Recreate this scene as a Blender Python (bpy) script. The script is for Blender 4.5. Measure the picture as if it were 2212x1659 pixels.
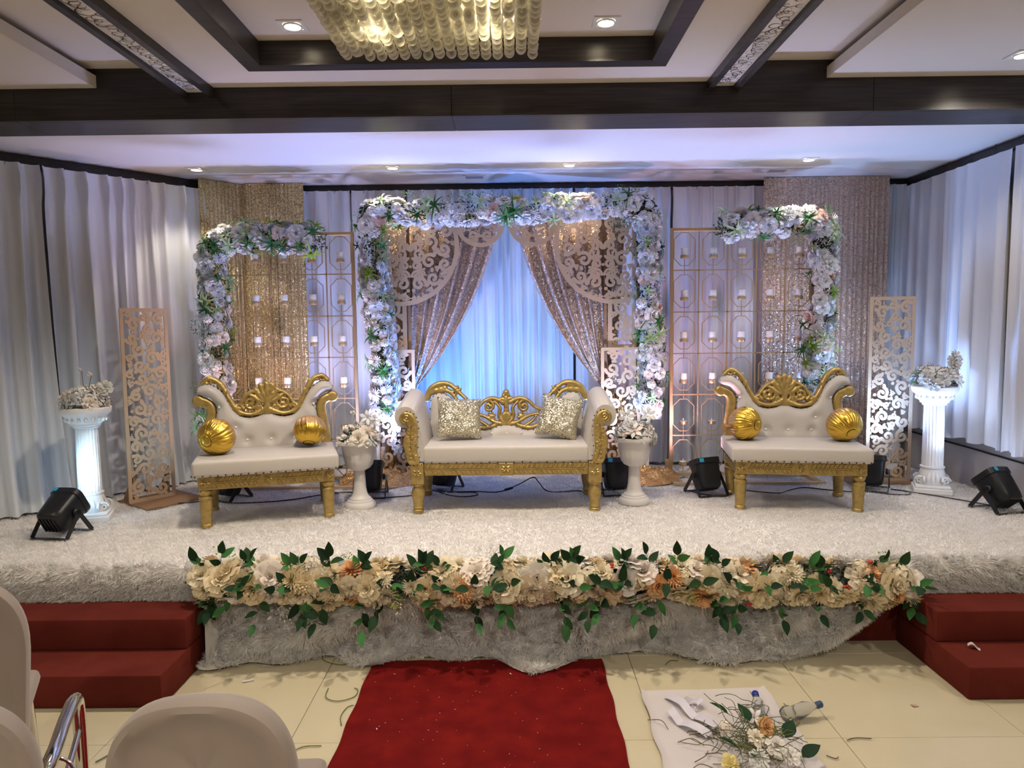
import bpy, bmesh, math, random
import numpy as np
from math import pi, sin, cos, radians, sqrt
from mathutils import Vector, Matrix, Euler

for _o in list(bpy.data.objects):
    bpy.data.objects.remove(_o, do_unlink=True)
random.seed(7)
RNG = np.random.default_rng(7)
SC = bpy.context.scene
COL = SC.collection

# ---------------------------------------------------------------- camera, world, exposure
cam_d = bpy.data.cameras.new('camera')
cam_d.sensor_width = 36.0
cam_d.lens = 1550.0 / 2212.0 * 36.0
cam_d.clip_start = 0.05
cam = bpy.data.objects.new('camera', cam_d)
COL.objects.link(cam)
cam.matrix_world = (Matrix.Translation((0, 0, 1.65)) @ Matrix.Rotation(radians(0.2), 4, 'Z')
                    @ Matrix.Rotation(pi / 2 - radians(4.55), 4, 'X') @ Matrix.Rotation(radians(-0.65), 4, 'Z'))
SC.camera = cam

world = bpy.data.worlds.new('world')
SC.world = world
world.use_nodes = True
world.node_tree.nodes['Background'].inputs[0].default_value = (0.9, 0.92, 1.0, 1)
world.node_tree.nodes['Background'].inputs[1].default_value = 0.05

SC.view_settings.view_transform = 'Standard'
SC.view_settings.look = 'None'
SC.view_settings.gamma = 1.0
SC.view_settings.exposure = 1.55
SC.view_settings.use_curve_mapping = False
SC.cycles.max_bounces = 3
SC.cycles.diffuse_bounces = 3
SC.cycles.glossy_bounces = 2
SC.cycles.transmission_bounces = 3
SC.cycles.transparent_max_bounces = 4
SC.cycles.caustics_reflective = False
SC.cycles.caustics_refractive = False
SC.cycles.sample_clamp_indirect = 4.0
SC.cycles.use_denoising = True
SC.cycles.use_adaptive_sampling = True
SC.cycles.adaptive_threshold = 0.22

# strengths of the lamps (watts)
W_STAGE_DOWN = 7.0      # recessed downlights over the stage
W_COFFER_DOWN = 47.0     # recessed downlights in the coffer
W_HALL_DOWN = 33.0       # slab downlight, and the fill downlights added out of view
W_CHAND = 26.0           # bulbs inside the crystal chandelier
WARM = (1.0, 0.87, 0.70)
HALLW = (1.0, 0.91, 0.78)

# main levels (metres)
ZS = 0.46                # top of the stage
YF = 3.58                # front of the stage
YB = 6.12                # back wall
ZC = 2.84                # ceiling over the stage
ZH = 3.00                # hall ceiling
ZU = 3.11                # raised hall ceiling

# ---------------------------------------------------------------- materials
MATS = {}
def _new(name):
    m = bpy.data.materials.new(name)
    m.use_nodes = True
    MATS[name] = m
    nt = m.node_tree
    return m, nt, nt.nodes['Principled BSDF']
def col4(c):
    return (c[0], c[1], c[2], 1.0)
def mat(name, c, rough=0.5, metal=0.0, spec=0.5, sheen=0.0, coat=0.0, noise=None, bump=None, emis=None, trans=0.0, ior=1.45, sss=0.0, nscale=(1, 1, 1), vary=None):
    m, nt, b = _new(name)
    b.inputs['Base Color'].default_value = col4(c)
    b.inputs['Roughness'].default_value = rough
    b.inputs['Metallic'].default_value = metal
    b.inputs['Specular IOR Level'].default_value = spec
    b.inputs['Sheen Weight'].default_value = sheen
    b.inputs['Coat Weight'].default_value = coat
    b.inputs['Transmission Weight'].default_value = trans
    b.inputs['IOR'].default_value = ior
    if emis:
        b.inputs['Emission Color'].default_value = col4(emis[0])
        b.inputs['Emission Strength'].default_value = emis[1]
    tc = nt.nodes.new('ShaderNodeTexCoord')
    mp = nt.nodes.new('ShaderNodeMapping')
    mp.inputs['Scale'].default_value = nscale
    nt.links.new(tc.outputs['Object'], mp.inputs['Vector'])
    last = None
    if noise:                       # (scale, second colour, contrast-lo, contrast-hi)
        n = nt.nodes.new('ShaderNodeTexNoise')
        n.inputs['Scale'].default_value = noise[0]
        n.inputs['Detail'].default_value = 4
        nt.links.new(mp.outputs[0], n.inputs['Vector'])
        r = nt.nodes.new('ShaderNodeValToRGB')
        r.color_ramp.elements[0].position = noise[2]
        r.color_ramp.elements[1].position = noise[3]
        r.color_ramp.elements[0].color = col4(c)
        r.color_ramp.elements[1].color = col4(noise[1])
        nt.links.new(n.outputs['Fac'], r.inputs[0])
        last = r.outputs[0]
    if vary:                        # second colour picked per object
        oi = nt.nodes.new('ShaderNodeObjectInfo')
        r = nt.nodes.new('ShaderNodeValToRGB')
        cols = [c] + list(vary)
        while len(r.color_ramp.elements) < len(cols):
            r.color_ramp.elements.new(0.5)
        for i, cc in enumerate(cols):
            r.color_ramp.elements[i].position = i / (len(cols) - 1)
            r.color_ramp.elements[i].color = col4(cc)
        nt.links.new(oi.outputs['Random'], r.inputs[0])
        last = r.outputs[0]
    if last:
        nt.links.new(last, b.inputs['Base Color'])
    if bump:                        # (scale, strength, distance)
        n = nt.nodes.new('ShaderNodeTexNoise')
        n.inputs['Scale'].default_value = bump[0]
        n.inputs['Detail'].default_value = 3
        nt.links.new(mp.outputs[0], n.inputs['Vector'])
        bp = nt.nodes.new('ShaderNodeBump')
        bp.inputs['Strength'].default_value = bump[1]
        bp.inputs['Distance'].default_value = bump[2]
        nt.links.new(n.outputs['Fac'], bp.inputs['Height'])
        nt.links.new(bp.outputs[0], b.inputs['Normal'])
    return m

def petal_mat(name, c, vary, trans=0.14):
    m = mat(name, c, rough=0.65, spec=0.2, vary=vary)
    nt = m.node_tree
    b = nt.nodes['Principled BSDF']
    t = nt.nodes.new('ShaderNodeBsdfTranslucent')
    mx = nt.nodes.new('ShaderNodeMixShader')
    mx.inputs[0].default_value = trans
    src = b.inputs['Base Color'].links[0].from_socket
    nt.links.new(src, t.inputs['Color'])
    nt.links.new(b.outputs[0], mx.inputs[1])
    nt.links.new(t.outputs[0], mx.inputs[2])
    nt.links.new(mx.outputs[0], nt.nodes['Material Output'].inputs['Surface'])
    return m

def sequin_mat(name, c1, c2, scale=230.0, tilt=0.9, metal=0.75, rough=0.32):
    """cloth sewn with tiny sequins: every cell has its own tilt and tone"""
    m, nt, b = _new(name)
    tc = nt.nodes.new('ShaderNodeTexCoord')
    v = nt.nodes.new('ShaderNodeTexVoronoi')
    v.inputs['Scale'].default_value = scale
    nt.links.new(tc.outputs['Object'], v.inputs['Vector'])
    g = nt.nodes.new('ShaderNodeNewGeometry')
    sub = nt.nodes.new('ShaderNodeVectorMath'); sub.operation = 'SUBTRACT'
    sub.inputs[1].default_value = (0.5, 0.5, 0.5)
    nt.links.new(v.outputs['Color'], sub.inputs[0])
    scl = nt.nodes.new('ShaderNodeVectorMath'); scl.operation = 'SCALE'
    scl.inputs['Scale'].default_value = tilt
    nt.links.new(sub.outputs[0], scl.inputs[0])
    add = nt.nodes.new('ShaderNodeVectorMath'); add.operation = 'ADD'
    nt.links.new(g.outputs['Normal'], add.inputs[0])
    nt.links.new(scl.outputs[0], add.inputs[1])
    nrm = nt.nodes.new('ShaderNodeVectorMath'); nrm.operation = 'NORMALIZE'
    nt.links.new(add.outputs[0], nrm.inputs[0])
    nt.links.new(nrm.outputs[0], b.inputs['Normal'])
    sp = nt.nodes.new('ShaderNodeSeparateColor')
    nt.links.new(v.outputs['Color'], sp.inputs[0])
    r = nt.nodes.new('ShaderNodeValToRGB')
    r.color_ramp.elements[0].color = col4(c1)
    r.color_ramp.elements[1].color = col4(c2)
    nt.links.new(sp.outputs[0], r.inputs[0])
    nt.links.new(r.outputs[0], b.inputs['Base Color'])
    b.inputs['Metallic'].default_value = metal
    b.inputs['Roughness'].default_value = rough
    return m

mat('paint_ceiling', (0.72, 0.66, 0.60), 0.7, bump=(60, 0.05, 0.002))
mat('paint_stage_ceiling', (0.74, 0.73, 0.74), 0.6, bump=(60, 0.05, 0.002))
mat('paint_wall', (0.50, 0.46, 0.44), 0.7, bump=(40, 0.08, 0.003))
mat('paint_hall', (0.62, 0.56, 0.48), 0.7)
mat('dark_laminate', (0.026, 0.023, 0.024), 0.33, spec=0.5, noise=(6, (0.052, 0.045, 0.045), 0.35, 0.7), nscale=(0.6, 6, 14))
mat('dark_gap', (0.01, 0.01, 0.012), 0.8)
mat('floor_tile', (0.53, 0.465, 0.32), 0.12, spec=0.45, noise=(3, (0.56, 0.495, 0.35), 0.3, 0.7))
mat('grout', (0.09, 0.075, 0.05), 0.8)
mat('red_carpet', (0.115, 0.004, 0.004), 0.95, spec=0.12, noise=(9, (0.175, 0.008, 0.006), 0.35, 0.7), bump=(420, 0.6, 0.004))
mat('red_step', (0.098, 0.015, 0.010), 0.9, spec=0.12, noise=(5, (0.130, 0.022, 0.015), 0.35, 0.7), bump=(350, 0.3, 0.003))
mat('red_seat', (0.20, 0.008, 0.010), 0.7, bump=(200, 0.3, 0.002))
mat('fur_cloth', (0.80, 0.77, 0.74), 0.95, spec=0.1)
mat('silver_silk', (0.66, 0.685, 0.72), 0.36, metal=0.12, sheen=0.4, bump=(26, 0.25, 0.004), nscale=(1, 1, 0.15))
mat('white_silk', (0.70, 0.70, 0.74), 0.42, metal=0.12, sheen=0.4, bump=(26, 0.2, 0.004), nscale=(1, 1, 0.15))
sequin_mat('sequin_gold', (0.33, 0.25, 0.11), (0.86, 0.72, 0.40), scale=150, tilt=.8, metal=.45, rough=.35)
sequin_mat('sequin_rose', (0.30, 0.19, 0.14), (0.85, 0.65, 0.50), scale=150, tilt=.8, metal=.45, rough=.35)
sequin_mat('sequin_amber', (0.30, 0.15, 0.05), (0.85, 0.52, 0.22), scale=150, metal=.5)
sequin_mat('sequin_champagne', (0.34, 0.30, 0.20), (0.92, 0.86, 0.66), scale=190, tilt=1.2)
mat('gold_carved', (0.50, 0.355, 0.125), 0.40, metal=0.60, noise=(30, (0.34, 0.235, 0.080), 0.45, 0.75), bump=(90, 0.12, 0.003))
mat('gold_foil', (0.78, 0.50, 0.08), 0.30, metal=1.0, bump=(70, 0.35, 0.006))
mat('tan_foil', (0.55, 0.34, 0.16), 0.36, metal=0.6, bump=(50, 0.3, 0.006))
mat('gold_tube', (0.70, 0.51, 0.29), 0.34, metal=0.8)
mat('gold_board', (0.66, 0.48, 0.31), 0.38, metal=0.40, bump=(150, 0.04, 0.001))
mat('plywood', (0.30, 0.17, 0.085), 0.7, noise=(10, (0.22, 0.12, 0.06), 0.3, 0.7), nscale=(1, 6, 1))
mat('leatherette', (0.56, 0.52, 0.475), 0.42, spec=0.4, bump=(20, 0.06, 0.01))
mat('nail_brass', (0.10, 0.06, 0.03), 0.3, metal=0.8)
mat('crystal_button', (0.9, 0.9, 0.92), 0.08, spec=0.9)
mat('white_plastic', (0.70, 0.67, 0.65), 0.35)
mat('plaster', (0.80, 0.79, 0.78), 0.5, bump=(50, 0.08, 0.003))
mat('plaster_relief', (0.74, 0.73, 0.72), 0.55)
mat('candle_wax', (0.86, 0.83, 0.80), 0.5)
mat('wick', (0.05, 0.04, 0.03), 0.9)
mat('black_plastic', (0.012, 0.013, 0.017), 0.38)
mat('black_cable', (0.008, 0.008, 0.010), 0.5)
mat('sticker_blue', (0.03, 0.35, 0.55), 0.4)
mat('sticker_white', (0.8, 0.8, 0.8), 0.4)
mat('chrome', (0.75, 0.74, 0.72), 0.09, metal=1.0)
mat('chair_cover', (0.28, 0.225, 0.19), 0.6, sheen=0.3, bump=(9, 0.12, 0.02))
mat('acrylic', (0.86, 0.84, 0.80), 0.12, spec=0.6)
mat('ring_dark', (0.03, 0.02, 0.02), 0.3)
mat('ring_gold', (0.35, 0.20, 0.09), 0.3, metal=0.4)
mat('white_metal', (0.75, 0.74, 0.72), 0.4)
mat('vent_grey', (0.30, 0.30, 0.36), 0.5)
mat('lens_warm', (1, 0.9, 0.7), 0.3, emis=((1.0, 0.84, 0.56), 9.0))
mat('lens_stage', (1, 0.9, 0.7), 0.3, emis=((1.0, 0.90, 0.70), 9.0))
mat('bulb_warm', (1, 0.9, 0.7), 0.3, emis=((1.0, 0.83, 0.50), 25.0))
def bead_mat():
    m, nt, b = _new('bead_glass')
    b.inputs['Base Color'].default_value = (0.95, 0.92, 0.80, 1)
    b.inputs['Roughness'].default_value = 0.04
    b.inputs['Specular IOR Level'].default_value = 0.9
    tl = nt.nodes.new('ShaderNodeBsdfTranslucent'); tl.inputs['Color'].default_value = (1.0, 0.96, 0.83, 1)
    tp = nt.nodes.new('ShaderNodeBsdfTransparent'); tp.inputs['Color'].default_value = (1.0, 0.98, 0.90, 1)
    lw = nt.nodes.new('ShaderNodeLayerWeight'); lw.inputs['Blend'].default_value = 0.5
    m1 = nt.nodes.new('ShaderNodeMixShader'); m1.inputs[0].default_value = 0.55
    nt.links.new(b.outputs[0], m1.inputs[1]); nt.links.new(tl.outputs[0], m1.inputs[2])
    m2 = nt.nodes.new('ShaderNodeMixShader')
    ma = nt.nodes.new('ShaderNodeMath'); ma.operation = 'MULTIPLY_ADD'; ma.inputs[1].default_value = 0.65; ma.inputs[2].default_value = 0.22
    nt.links.new(lw.outputs['Facing'], ma.inputs[0]); nt.links.new(ma.outputs[0], m2.inputs[0])
    nt.links.new(tp.outputs[0], m2.inputs[1]); nt.links.new(m1.outputs[0], m2.inputs[2])
    nt.links.new(m2.outputs[0], nt.nodes['Material Output'].inputs['Surface'])
bead_mat()
mat('paper_white', (0.56, 0.51, 0.50), 0.6)
mat('paper_lilac', (0.58, 0.55, 0.62), 0.5)
mat('stem_green', (0.12, 0.13, 0.045), 0.6)
mat('wire_brown', (0.10, 0.075, 0.045), 0.6)
mat('lint', (0.75, 0.68, 0.62), 0.8)
mat('bottle_clear', (0.95, 0.97, 1.0), 0.05, trans=0.9, ior=1.2)
mat('cap_blue', (0.01, 0.03, 0.33), 0.35)
mat('cap_navy', (0.03, 0.06, 0.16), 0.35)
petal_mat('petal_white', (0.76, 0.77, 0.78), [(0.70, 0.69, 0.67), (0.79, 0.77, 0.73), (0.70, 0.73, 0.77)])
petal_mat('petal_ivory', (0.88, 0.82, 0.74), [(0.90, 0.78, 0.68), (0.84, 0.80, 0.76)])
petal_mat('petal_blush', (0.86, 0.66, 0.58), [(0.82, 0.56, 0.50), (0.88, 0.72, 0.60)])
petal_mat('petal_yellow', (0.86, 0.76, 0.30), [(0.88, 0.80, 0.42), (0.84, 0.70, 0.28)])
petal_mat('petal_cream', (0.82, 0.69, 0.46), [(0.86, 0.78, 0.60), (0.80, 0.64, 0.39), (0.82, 0.74, 0.60)])
petal_mat('petal_peach', (0.84, 0.50, 0.26), [(0.82, 0.44, 0.20), (0.86, 0.58, 0.36)])
petal_mat('leaf_dark', (0.013, 0.042, 0.015), [(0.018, 0.055, 0.020), (0.010, 0.030, 0.013), (0.024, 0.070, 0.020)], 0.08)
petal_mat('leaf_lime', (0.20, 0.34, 0.04), [(0.28, 0.40, 0.05), (0.14, 0.27, 0.05)], 0.25)
petal_mat('leaf_mid', (0.045, 0.15, 0.04), [(0.06, 0.20, 0.06), (0.035, 0.11, 0.04)], 0.15)
petal_mat('leaf_pale', (0.42, 0.55, 0.30), [(0.30, 0.48, 0.24), (0.50, 0.60, 0.36)], 0.2)
def fur_mat():
    m = mat('fur_pile', (0.95, 0.92, 0.89), 0.9, spec=0.1, noise=(55, (0.86, 0.83, 0.80), 0.40, 0.68))
    nt = m.node_tree; b = nt.nodes['Principled BSDF']
    t = nt.nodes.new('ShaderNodeBsdfTranslucent'); mx = nt.nodes.new('ShaderNodeMixShader'); mx.inputs[0].default_value = 0.3
    nt.links.new(b.inputs['Base Color'].links[0].from_socket, t.inputs['Color'])
    nt.links.new(b.outputs[0], mx.inputs[1]); nt.links.new(t.outputs[0], mx.inputs[2])
    nt.links.new(mx.outputs[0], nt.nodes['Material Output'].inputs['Surface'])
fur_mat()
mat('berry_red', (0.55, 0.035, 0.03), 0.3)
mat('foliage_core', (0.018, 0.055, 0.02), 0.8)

# ---------------------------------------------------------------- mesh helpers
def link(o, parent=None):
    COL.objects.link(o)
    if parent is not None:
        o.parent = parent
    return o
def mesh_from(name, V, F, material, smooth=None):
    me = bpy.data.meshes.new(name)
    me.from_pydata([tuple(v) for v in V], [], F)
    if material:
        me.materials.append(MATS[material])
    if smooth is not None:
        me.polygons.foreach_set('use_smooth', [True] * len(me.polygons))
        if smooth < 179:
            me.set_sharp_from_angle(angle=radians(smooth))
    me.update()
    return me
def obj(name, me, parent=None, loc=None, rot=None, scale=None):
    o = bpy.data.objects.new(name, me)
    link(o, parent)
    if loc is not None: o.location = loc
    if rot is not None: o.rotation_euler = rot
    if scale is not None: o.scale = scale if hasattr(scale, '__len__') else (scale,) * 3
    return o
def thing(name, label, cat, loc=(0, 0, 0), rotz=0.0, group=None, kind=None):
    o = bpy.data.objects.new(name, None)
    o.empty_display_size = 0.1
    link(o)
    o.location = loc
    o.rotation_euler = (0, 0, rotz)
    return tag(o, label, cat, group, kind)
def tag(o, label, cat, group=None, kind=None):
    o['label'] = label
    o['category'] = cat
    if group: o['group'] = group
    if kind: o['kind'] = kind
    return o

class MB:
    """collects shapes into one mesh"""
    def __init__(s):
        s.V = []; s.F = []
    def add(s, V, F, M=None):
        n = len(s.V)
        if M is not None:
            V = [M @ Vector(v) for v in V]
        s.V += [tuple(v) for v in V]
        s.F += [tuple(i + n for i in f) for f in F]
        return s
    def box(s, x0, x1, y0, y1, z0, z1, M=None):
        V = [(x0, y0, z0), (x1, y0, z0), (x1, y1, z0), (x0, y1, z0), (x0, y0, z1), (x1, y0, z1), (x1, y1, z1), (x0, y1, z1)]
        return s.add(V, [(0, 3, 2, 1), (4, 5, 6, 7), (0, 1, 5, 4), (1, 2, 6, 5), (2, 3, 7, 6), (3, 0, 4, 7)], M)
    def rbox(s, x0, x1, y0, y1, z0, z1, r, M=None, seg=2):
        bm = bmesh.new()
        bmesh.ops.create_cube(bm, size=1)
        for v in bm.verts:
            v.co = Vector(((x0 + x1) / 2 + v.co.x * (x1 - x0), (y0 + y1) / 2 + v.co.y * (y1 - y0), (z0 + z1) / 2 + v.co.z * (z1 - z0)))
        bmesh.ops.bevel(bm, geom=bm.edges[:], offset=r, segments=seg, affect='EDGES', profile=0.5)
        bm.verts.index_update()
        V = [v.co.copy() for v in bm.verts]; F = [[v.index for v in f.verts] for f in bm.faces]
        bm.free()
        return s.add(V, F, M)
    def lathe(s, prof, seg=24, M=None, rmod=None, cap=True):
        V = []; F = []
        for k, (r, z) in enumerate(prof):
            for i in range(seg):
                a = 2 * pi * i / seg
                rr = r * (rmod(a, k) if rmod else 1)
                V.append((rr * cos(a), rr * sin(a), z))
        for k in range(len(prof) - 1):
            for i in range(seg):
                j = (i + 1) % seg
                F.append((k * seg + i, k * seg + j, (k + 1) * seg + j, (k + 1) * seg + i))
        if cap:
            F.append(tuple(range(seg))[::-1])
            F.append(tuple((len(prof) - 1) * seg + i for i in range(seg)))
        return s.add(V, F, M)
    def tube(s, pts, r, seg=6, M=None, closed=False, cap=True):
        P = [Vector(p) for p in pts]
        n = len(P)
        rs = r if hasattr(r, '__len__') else [r] * n
        V = []; F = []
        up = None
        for i in range(n):
            if closed:
                t = P[(i + 1) % n] - P[(i - 1) % n]
            else:
                t = P[min(i + 1, n - 1)] - P[max(i - 1, 0)]
            if t.length < 1e-9: t = Vector((0, 0, 1))
            t.normalize()
            if up is None:
                up = Vector((0, 0, 1)) if abs(t.z) < 0.9 else Vector((1, 0, 0))
            a = t.cross(up)
            if a.length < 1e-6:
                a = t.cross(Vector((1, 0.3, 0)))
            a.normalize()
            b = a.cross(t).normalized()
            up = b
            for k in range(seg):
                th = 2 * pi * k / seg + pi / seg
                V.append(P[i] + (a * cos(th) + b * sin(th)) * rs[i])
        m = n if closed else n - 1
        for i in range(m):
            j = (i + 1) % n
            for k in range(seg):
                l = (k + 1) % seg
                F.append((i * seg + k, i * seg + l, j * seg + l, j * seg + k))
        if cap and not closed:
            F.append(tuple(range(seg))); F.append(tuple((n - 1) * seg + k for k in range(seg))[::-1])
        return s.add(V, F, M)
    def grid(s, fn, nu, nv, M=None, closeu=False):
        V = [fn(i / nu, j / nv) for i in range(nu if closeu else nu + 1) for j in range(nv + 1)]
        F = []
        n = nu if closeu else nu + 1
        for i in range(nu):
            k = (i + 1) % n
            for j in range(nv):
                F.append((i * (nv + 1) + j, k * (nv + 1) + j, k * (nv + 1) + j + 1, i * (nv + 1) + j + 1))
        return s.add(V, F, M)
    def ball(s, c, r, seg=8, rings=5, sc=(1, 1, 1)):
        V = [(c[0], c[1], c[2] - r * sc[2])]; F = []
        for j in range(1, rings):
            ph = -pi / 2 + pi * j / rings
            for i in range(seg):
                a = 2 * pi * i / seg
                V.append((c[0] + r * sc[0] * cos(ph) * cos(a), c[1] + r * sc[1] * cos(ph) * sin(a), c[2] + r * sc[2] * sin(ph)))
        V.append((c[0], c[1], c[2] + r * sc[2]))
        for i in range(seg):
            j = (i + 1) % seg
            F.append((0, 1 + j, 1 + i))
            for k in range(rings - 2):
                F.append((1 + k * seg + i, 1 + k * seg + j, 1 + (k + 1) * seg + j, 1 + (k + 1) * seg + i))
            F.append((len(V) - 1, 1 + (rings - 2) * seg + i, 1 + (rings - 2) * seg + j))
        return s.add(V, F)
    def prism(s, poly, y0, y1, M=None):
        """polygon in x,z extruded along y"""
        n = len(poly)
        V = [(p[0], y0, p[1]) for p in poly] + [(p[0], y1, p[1]) for p in poly]
        F = [tuple(range(n)), tuple(range(2 * n - 1, n - 1, -1))]
        for i in range(n):
            j = (i + 1) % n
            F.append((j, i, n + i, n + j))
        return s.add(V, F, M)
    def mesh(s, name, material, smooth=None):
        return mesh_from(name, s.V, s.F, material, smooth)
    def build(s, name, material, parent=None, smooth=None, loc=None, rot=None, scale=None):
        return obj(name, s.mesh(name, material, smooth), parent, loc, rot, scale)

def smooth_path(pts, n=8, closed=False):
    """Catmull-Rom through the points"""
    P = [np.array(p, float) for p in pts]
    out = []
    m = len(P)
    rng = range(m) if closed else range(m - 1)
    for i in rng:
        if closed:
            a, b, c, d = P[(i - 1) % m], P[i], P[(i + 1) % m], P[(i + 2) % m]
        else:
            a, b, c, d = P[max(i - 1, 0)], P[i], P[i + 1], P[min(i + 2, m - 1)]
        for k in range(n):
            t = k / n
            out.append(0.5 * ((2 * b) + (-a + c) * t + (2 * a - 5 * b + 4 * c - d) * t * t + (-a + 3 * b - 3 * c + d) * t ** 3))
    if not closed:
        out.append(P[-1])
    return out

# ---- flat cut-outs and carvings from distance fields
def sd_poly(X, Z, poly):
    P = np.array(poly, float)
    d = np.full(X.shape, 1e9); inside = np.zeros(X.shape, bool)
    for i in range(len(P)):
        a = P[i]; b = P[(i + 1) % len(P)]
        e = b - a
        L = e @ e + 1e-12
        t = np.clip(((X - a[0]) * e[0] + (Z - a[1]) * e[1]) / L, 0, 1)
        d = np.minimum(d, np.hypot(X - a[0] - t * e[0], Z - a[1] - t * e[1]))
        c = ((a[1] > Z) != (b[1] > Z))
        with np.errstate(divide='ignore', invalid='ignore'):
            xi = a[0] + (Z - a[1]) / (b[1] - a[1] if b[1] != a[1] else 1e-12) * e[0]
        inside ^= c & (X < xi)
    return np.where(inside, -d, d)
def sd_dots(X, Z, dots):
    """union of discs (x, z, r): strokes are rows of discs"""
    d = np.full(X.shape, 1e9)
    for x, z, r in dots:
        d = np.minimum(d, np.hypot(X - x, Z - z) - r)
    return d
def spiral(cx, cz, r0, r1, a0, turns, w0, w1, n=None, bulb=1.5):
    n = n or int(22 * abs(turns)) + 6
    out = []
    for i in range(n + 1):
        t = i / n
        a = a0 + 2 * pi * turns * t
        r = r0 + (r1 - r0) * t
        out.append((cx + r * cos(a), cz + r * sin(a), w0 + (w1 - w0) * t))
    x, z, _ = out[-1]
    out.append((x, z, w1 * bulb))
    return out
def stroke(pts, w0, w1, n=10):
    p = smooth_path(pts, n)
    return [(q[0], q[1], w0 + (w1 - w0) * i / (len(p) - 1)) for i, q in enumerate(p)]
def march(sd, x0, z0, c):
    nx, nz = sd.shape
    V = []; VS = []; F = []; B = []
    idx = {}
    ins = sd < 0
    def corner(i, j):
        k = (i, j)
        if k not in idx:
            idx[k] = len(V); V.append((x0 + i * c, z0 + j * c)); VS.append(sd[i, j])
        return idx[k]
    def edge(i, j, k, l):
        key = (i, j, k, l) if (i, j) < (k, l) else (k, l, i, j)
        if key not in idx:
            i, j, k, l = key
            t = sd[i, j] / (sd[i, j] - sd[k, l])
            idx[key] = len(V); V.append((x0 + (i + (k - i) * t) * c, z0 + (j + (l - j) * t) * c)); VS.append(0.0)
        return idx[key]
    cnt = ins[:-1, :-1].astype(int) + ins[1:, :-1] + ins[1:, 1:] + ins[:-1, 1:]
    for i, j in zip(*np.nonzero(cnt)):
        cs = ((i, j), (i + 1, j), (i + 1, j + 1), (i, j + 1))
        if cnt[i, j] == 4:
            F.append([corner(*q) for q in cs]); continue
        poly = []; kinds = []
        for a in range(4):
            p, q = cs[a], cs[(a + 1) % 4]
            if ins[p]:
                poly.append(corner(*p)); kinds.append(0)
            if ins[p] != ins[q]:
                poly.append(edge(*p, *q)); kinds.append(1 if ins[p] else 2)
        if len(poly) > 2:
            F.append(poly)
            for a in range(len(poly)):
                if kinds[a] == 1 and kinds[(a + 1) % len(poly)] == 2:
                    B.append((poly[a], poly[(a + 1) % len(poly)]))
    return V, np.array(VS), F, B
def cutout(name, sd, x0, z0, c, thick, material, front=None, xf=None, smooth=30):
    """sheet of the given thickness in the xz plane; front(sd) lifts the face towards -y into relief"""
    V, S, F, B = march(sd, x0, z0, c)
    n = len(V)
    h = front(S) if front is not None else np.zeros(n)
    P = [(v[0], -thick / 2 - h[i], v[1]) for i, v in enumerate(V)] + [(v[0], thick / 2, v[1]) for v in V]
    if xf: P = [xf(*p) for p in P]
    FF = [tuple(f) for f in F] + [tuple(i + n for i in reversed(f)) for f in F] + [(b, a, a + n, b + n) for a, b in B]
    return mesh_from(name, P, FF, material, smooth)
def field(x0, x1, z0, z1, c):
    xs = np.arange(x0 - 2 * c, x1 + 2.01 * c, c); zs = np.arange(z0 - 2 * c, z1 + 2.01 * c, c)
    X, Z = np.meshgrid(xs, zs, indexing='ij')
    return X, Z, xs[0], zs[0]
def dome(h, w):
    return lambda S: h * np.sqrt(np.clip(1 - (1 - np.clip(-S / w, 0, 1)) ** 2, 0, 1))

def tri_mesh(name, V, material, smooth=False):
    """big triangle soup from an (n,3,3) array"""
    n = len(V)
    me = bpy.data.meshes.new(name)
    me.vertices.add(n * 3)
    me.vertices.foreach_set('co', V.reshape(-1).astype(np.float32))
    me.loops.add(n * 3)
    me.loops.foreach_set('vertex_index', np.arange(n * 3, dtype=np.int32))
    me.polygons.add(n)
    me.polygons.foreach_set('loop_start', np.arange(0, n * 3, 3, dtype=np.int32))
    me.materials.append(MATS[material])
    me.update(calc_edges=True)
    return me

# ================================================================ the room
def struct(name, mb, material, label, cat, parent=None, smooth=None):
    o = mb.build(name, material, parent, smooth)
    if parent is None:
        tag(o, label, cat, kind='structure')
    return o
def spot(parent, loc, direction, watts, color, angle, blend=0.6, radius=0.05, name='lamp_glow'):
    d = bpy.data.lights.new(name, 'SPOT')
    d.energy = watts; d.color = color
    d.spot_size = radians(angle); d.spot_blend = blend; d.shadow_soft_size = radius
    o = bpy.data.objects.new(name, d)
    link(o, parent)
    o.location = loc
    o.rotation_euler = Vector(direction).to_track_quat('-Z', 'Y').to_euler()
    return o

# floor of large polished tiles, each its own slab over the grout bed
fl = struct('floor', MB().box(-6.2, 5.4, -5.0, YB + 0.2, -0.12, -0.004), 'grout', 'polished cream tiled hall floor with dark joints', 'floor')
T = 0.7365
tile = MB().rbox(-T / 2 + 0.0012, T / 2 - 0.0012, -T / 2 + 0.0012, T / 2 - 0.0012, -0.012, 0.0, 0.0012, seg=1).mesh('tile', 'floor_tile')
for i in range(-4, 5):
    for j in range(-5, 2):
        cx = -0.918 + T * (i + 0.5); cy = 2.745 + T * (j + 0.5)
        if cy > YF + 0.55 or abs(cx) > 3.4: continue
        obj('tile', tile, fl, (cx, cy, 0))
b = MB()
for (x0, x1, y0, y1) in ((-6.2, -3.87, -5, 3.6), (2.77, 5.4, -5, 3.6), (-3.87, 2.77, -5, -0.95)):
    b.box(x0, x1, y0, y1, -0.012, -0.0005)
b.build('tile_field', 'floor_tile', fl)

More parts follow.
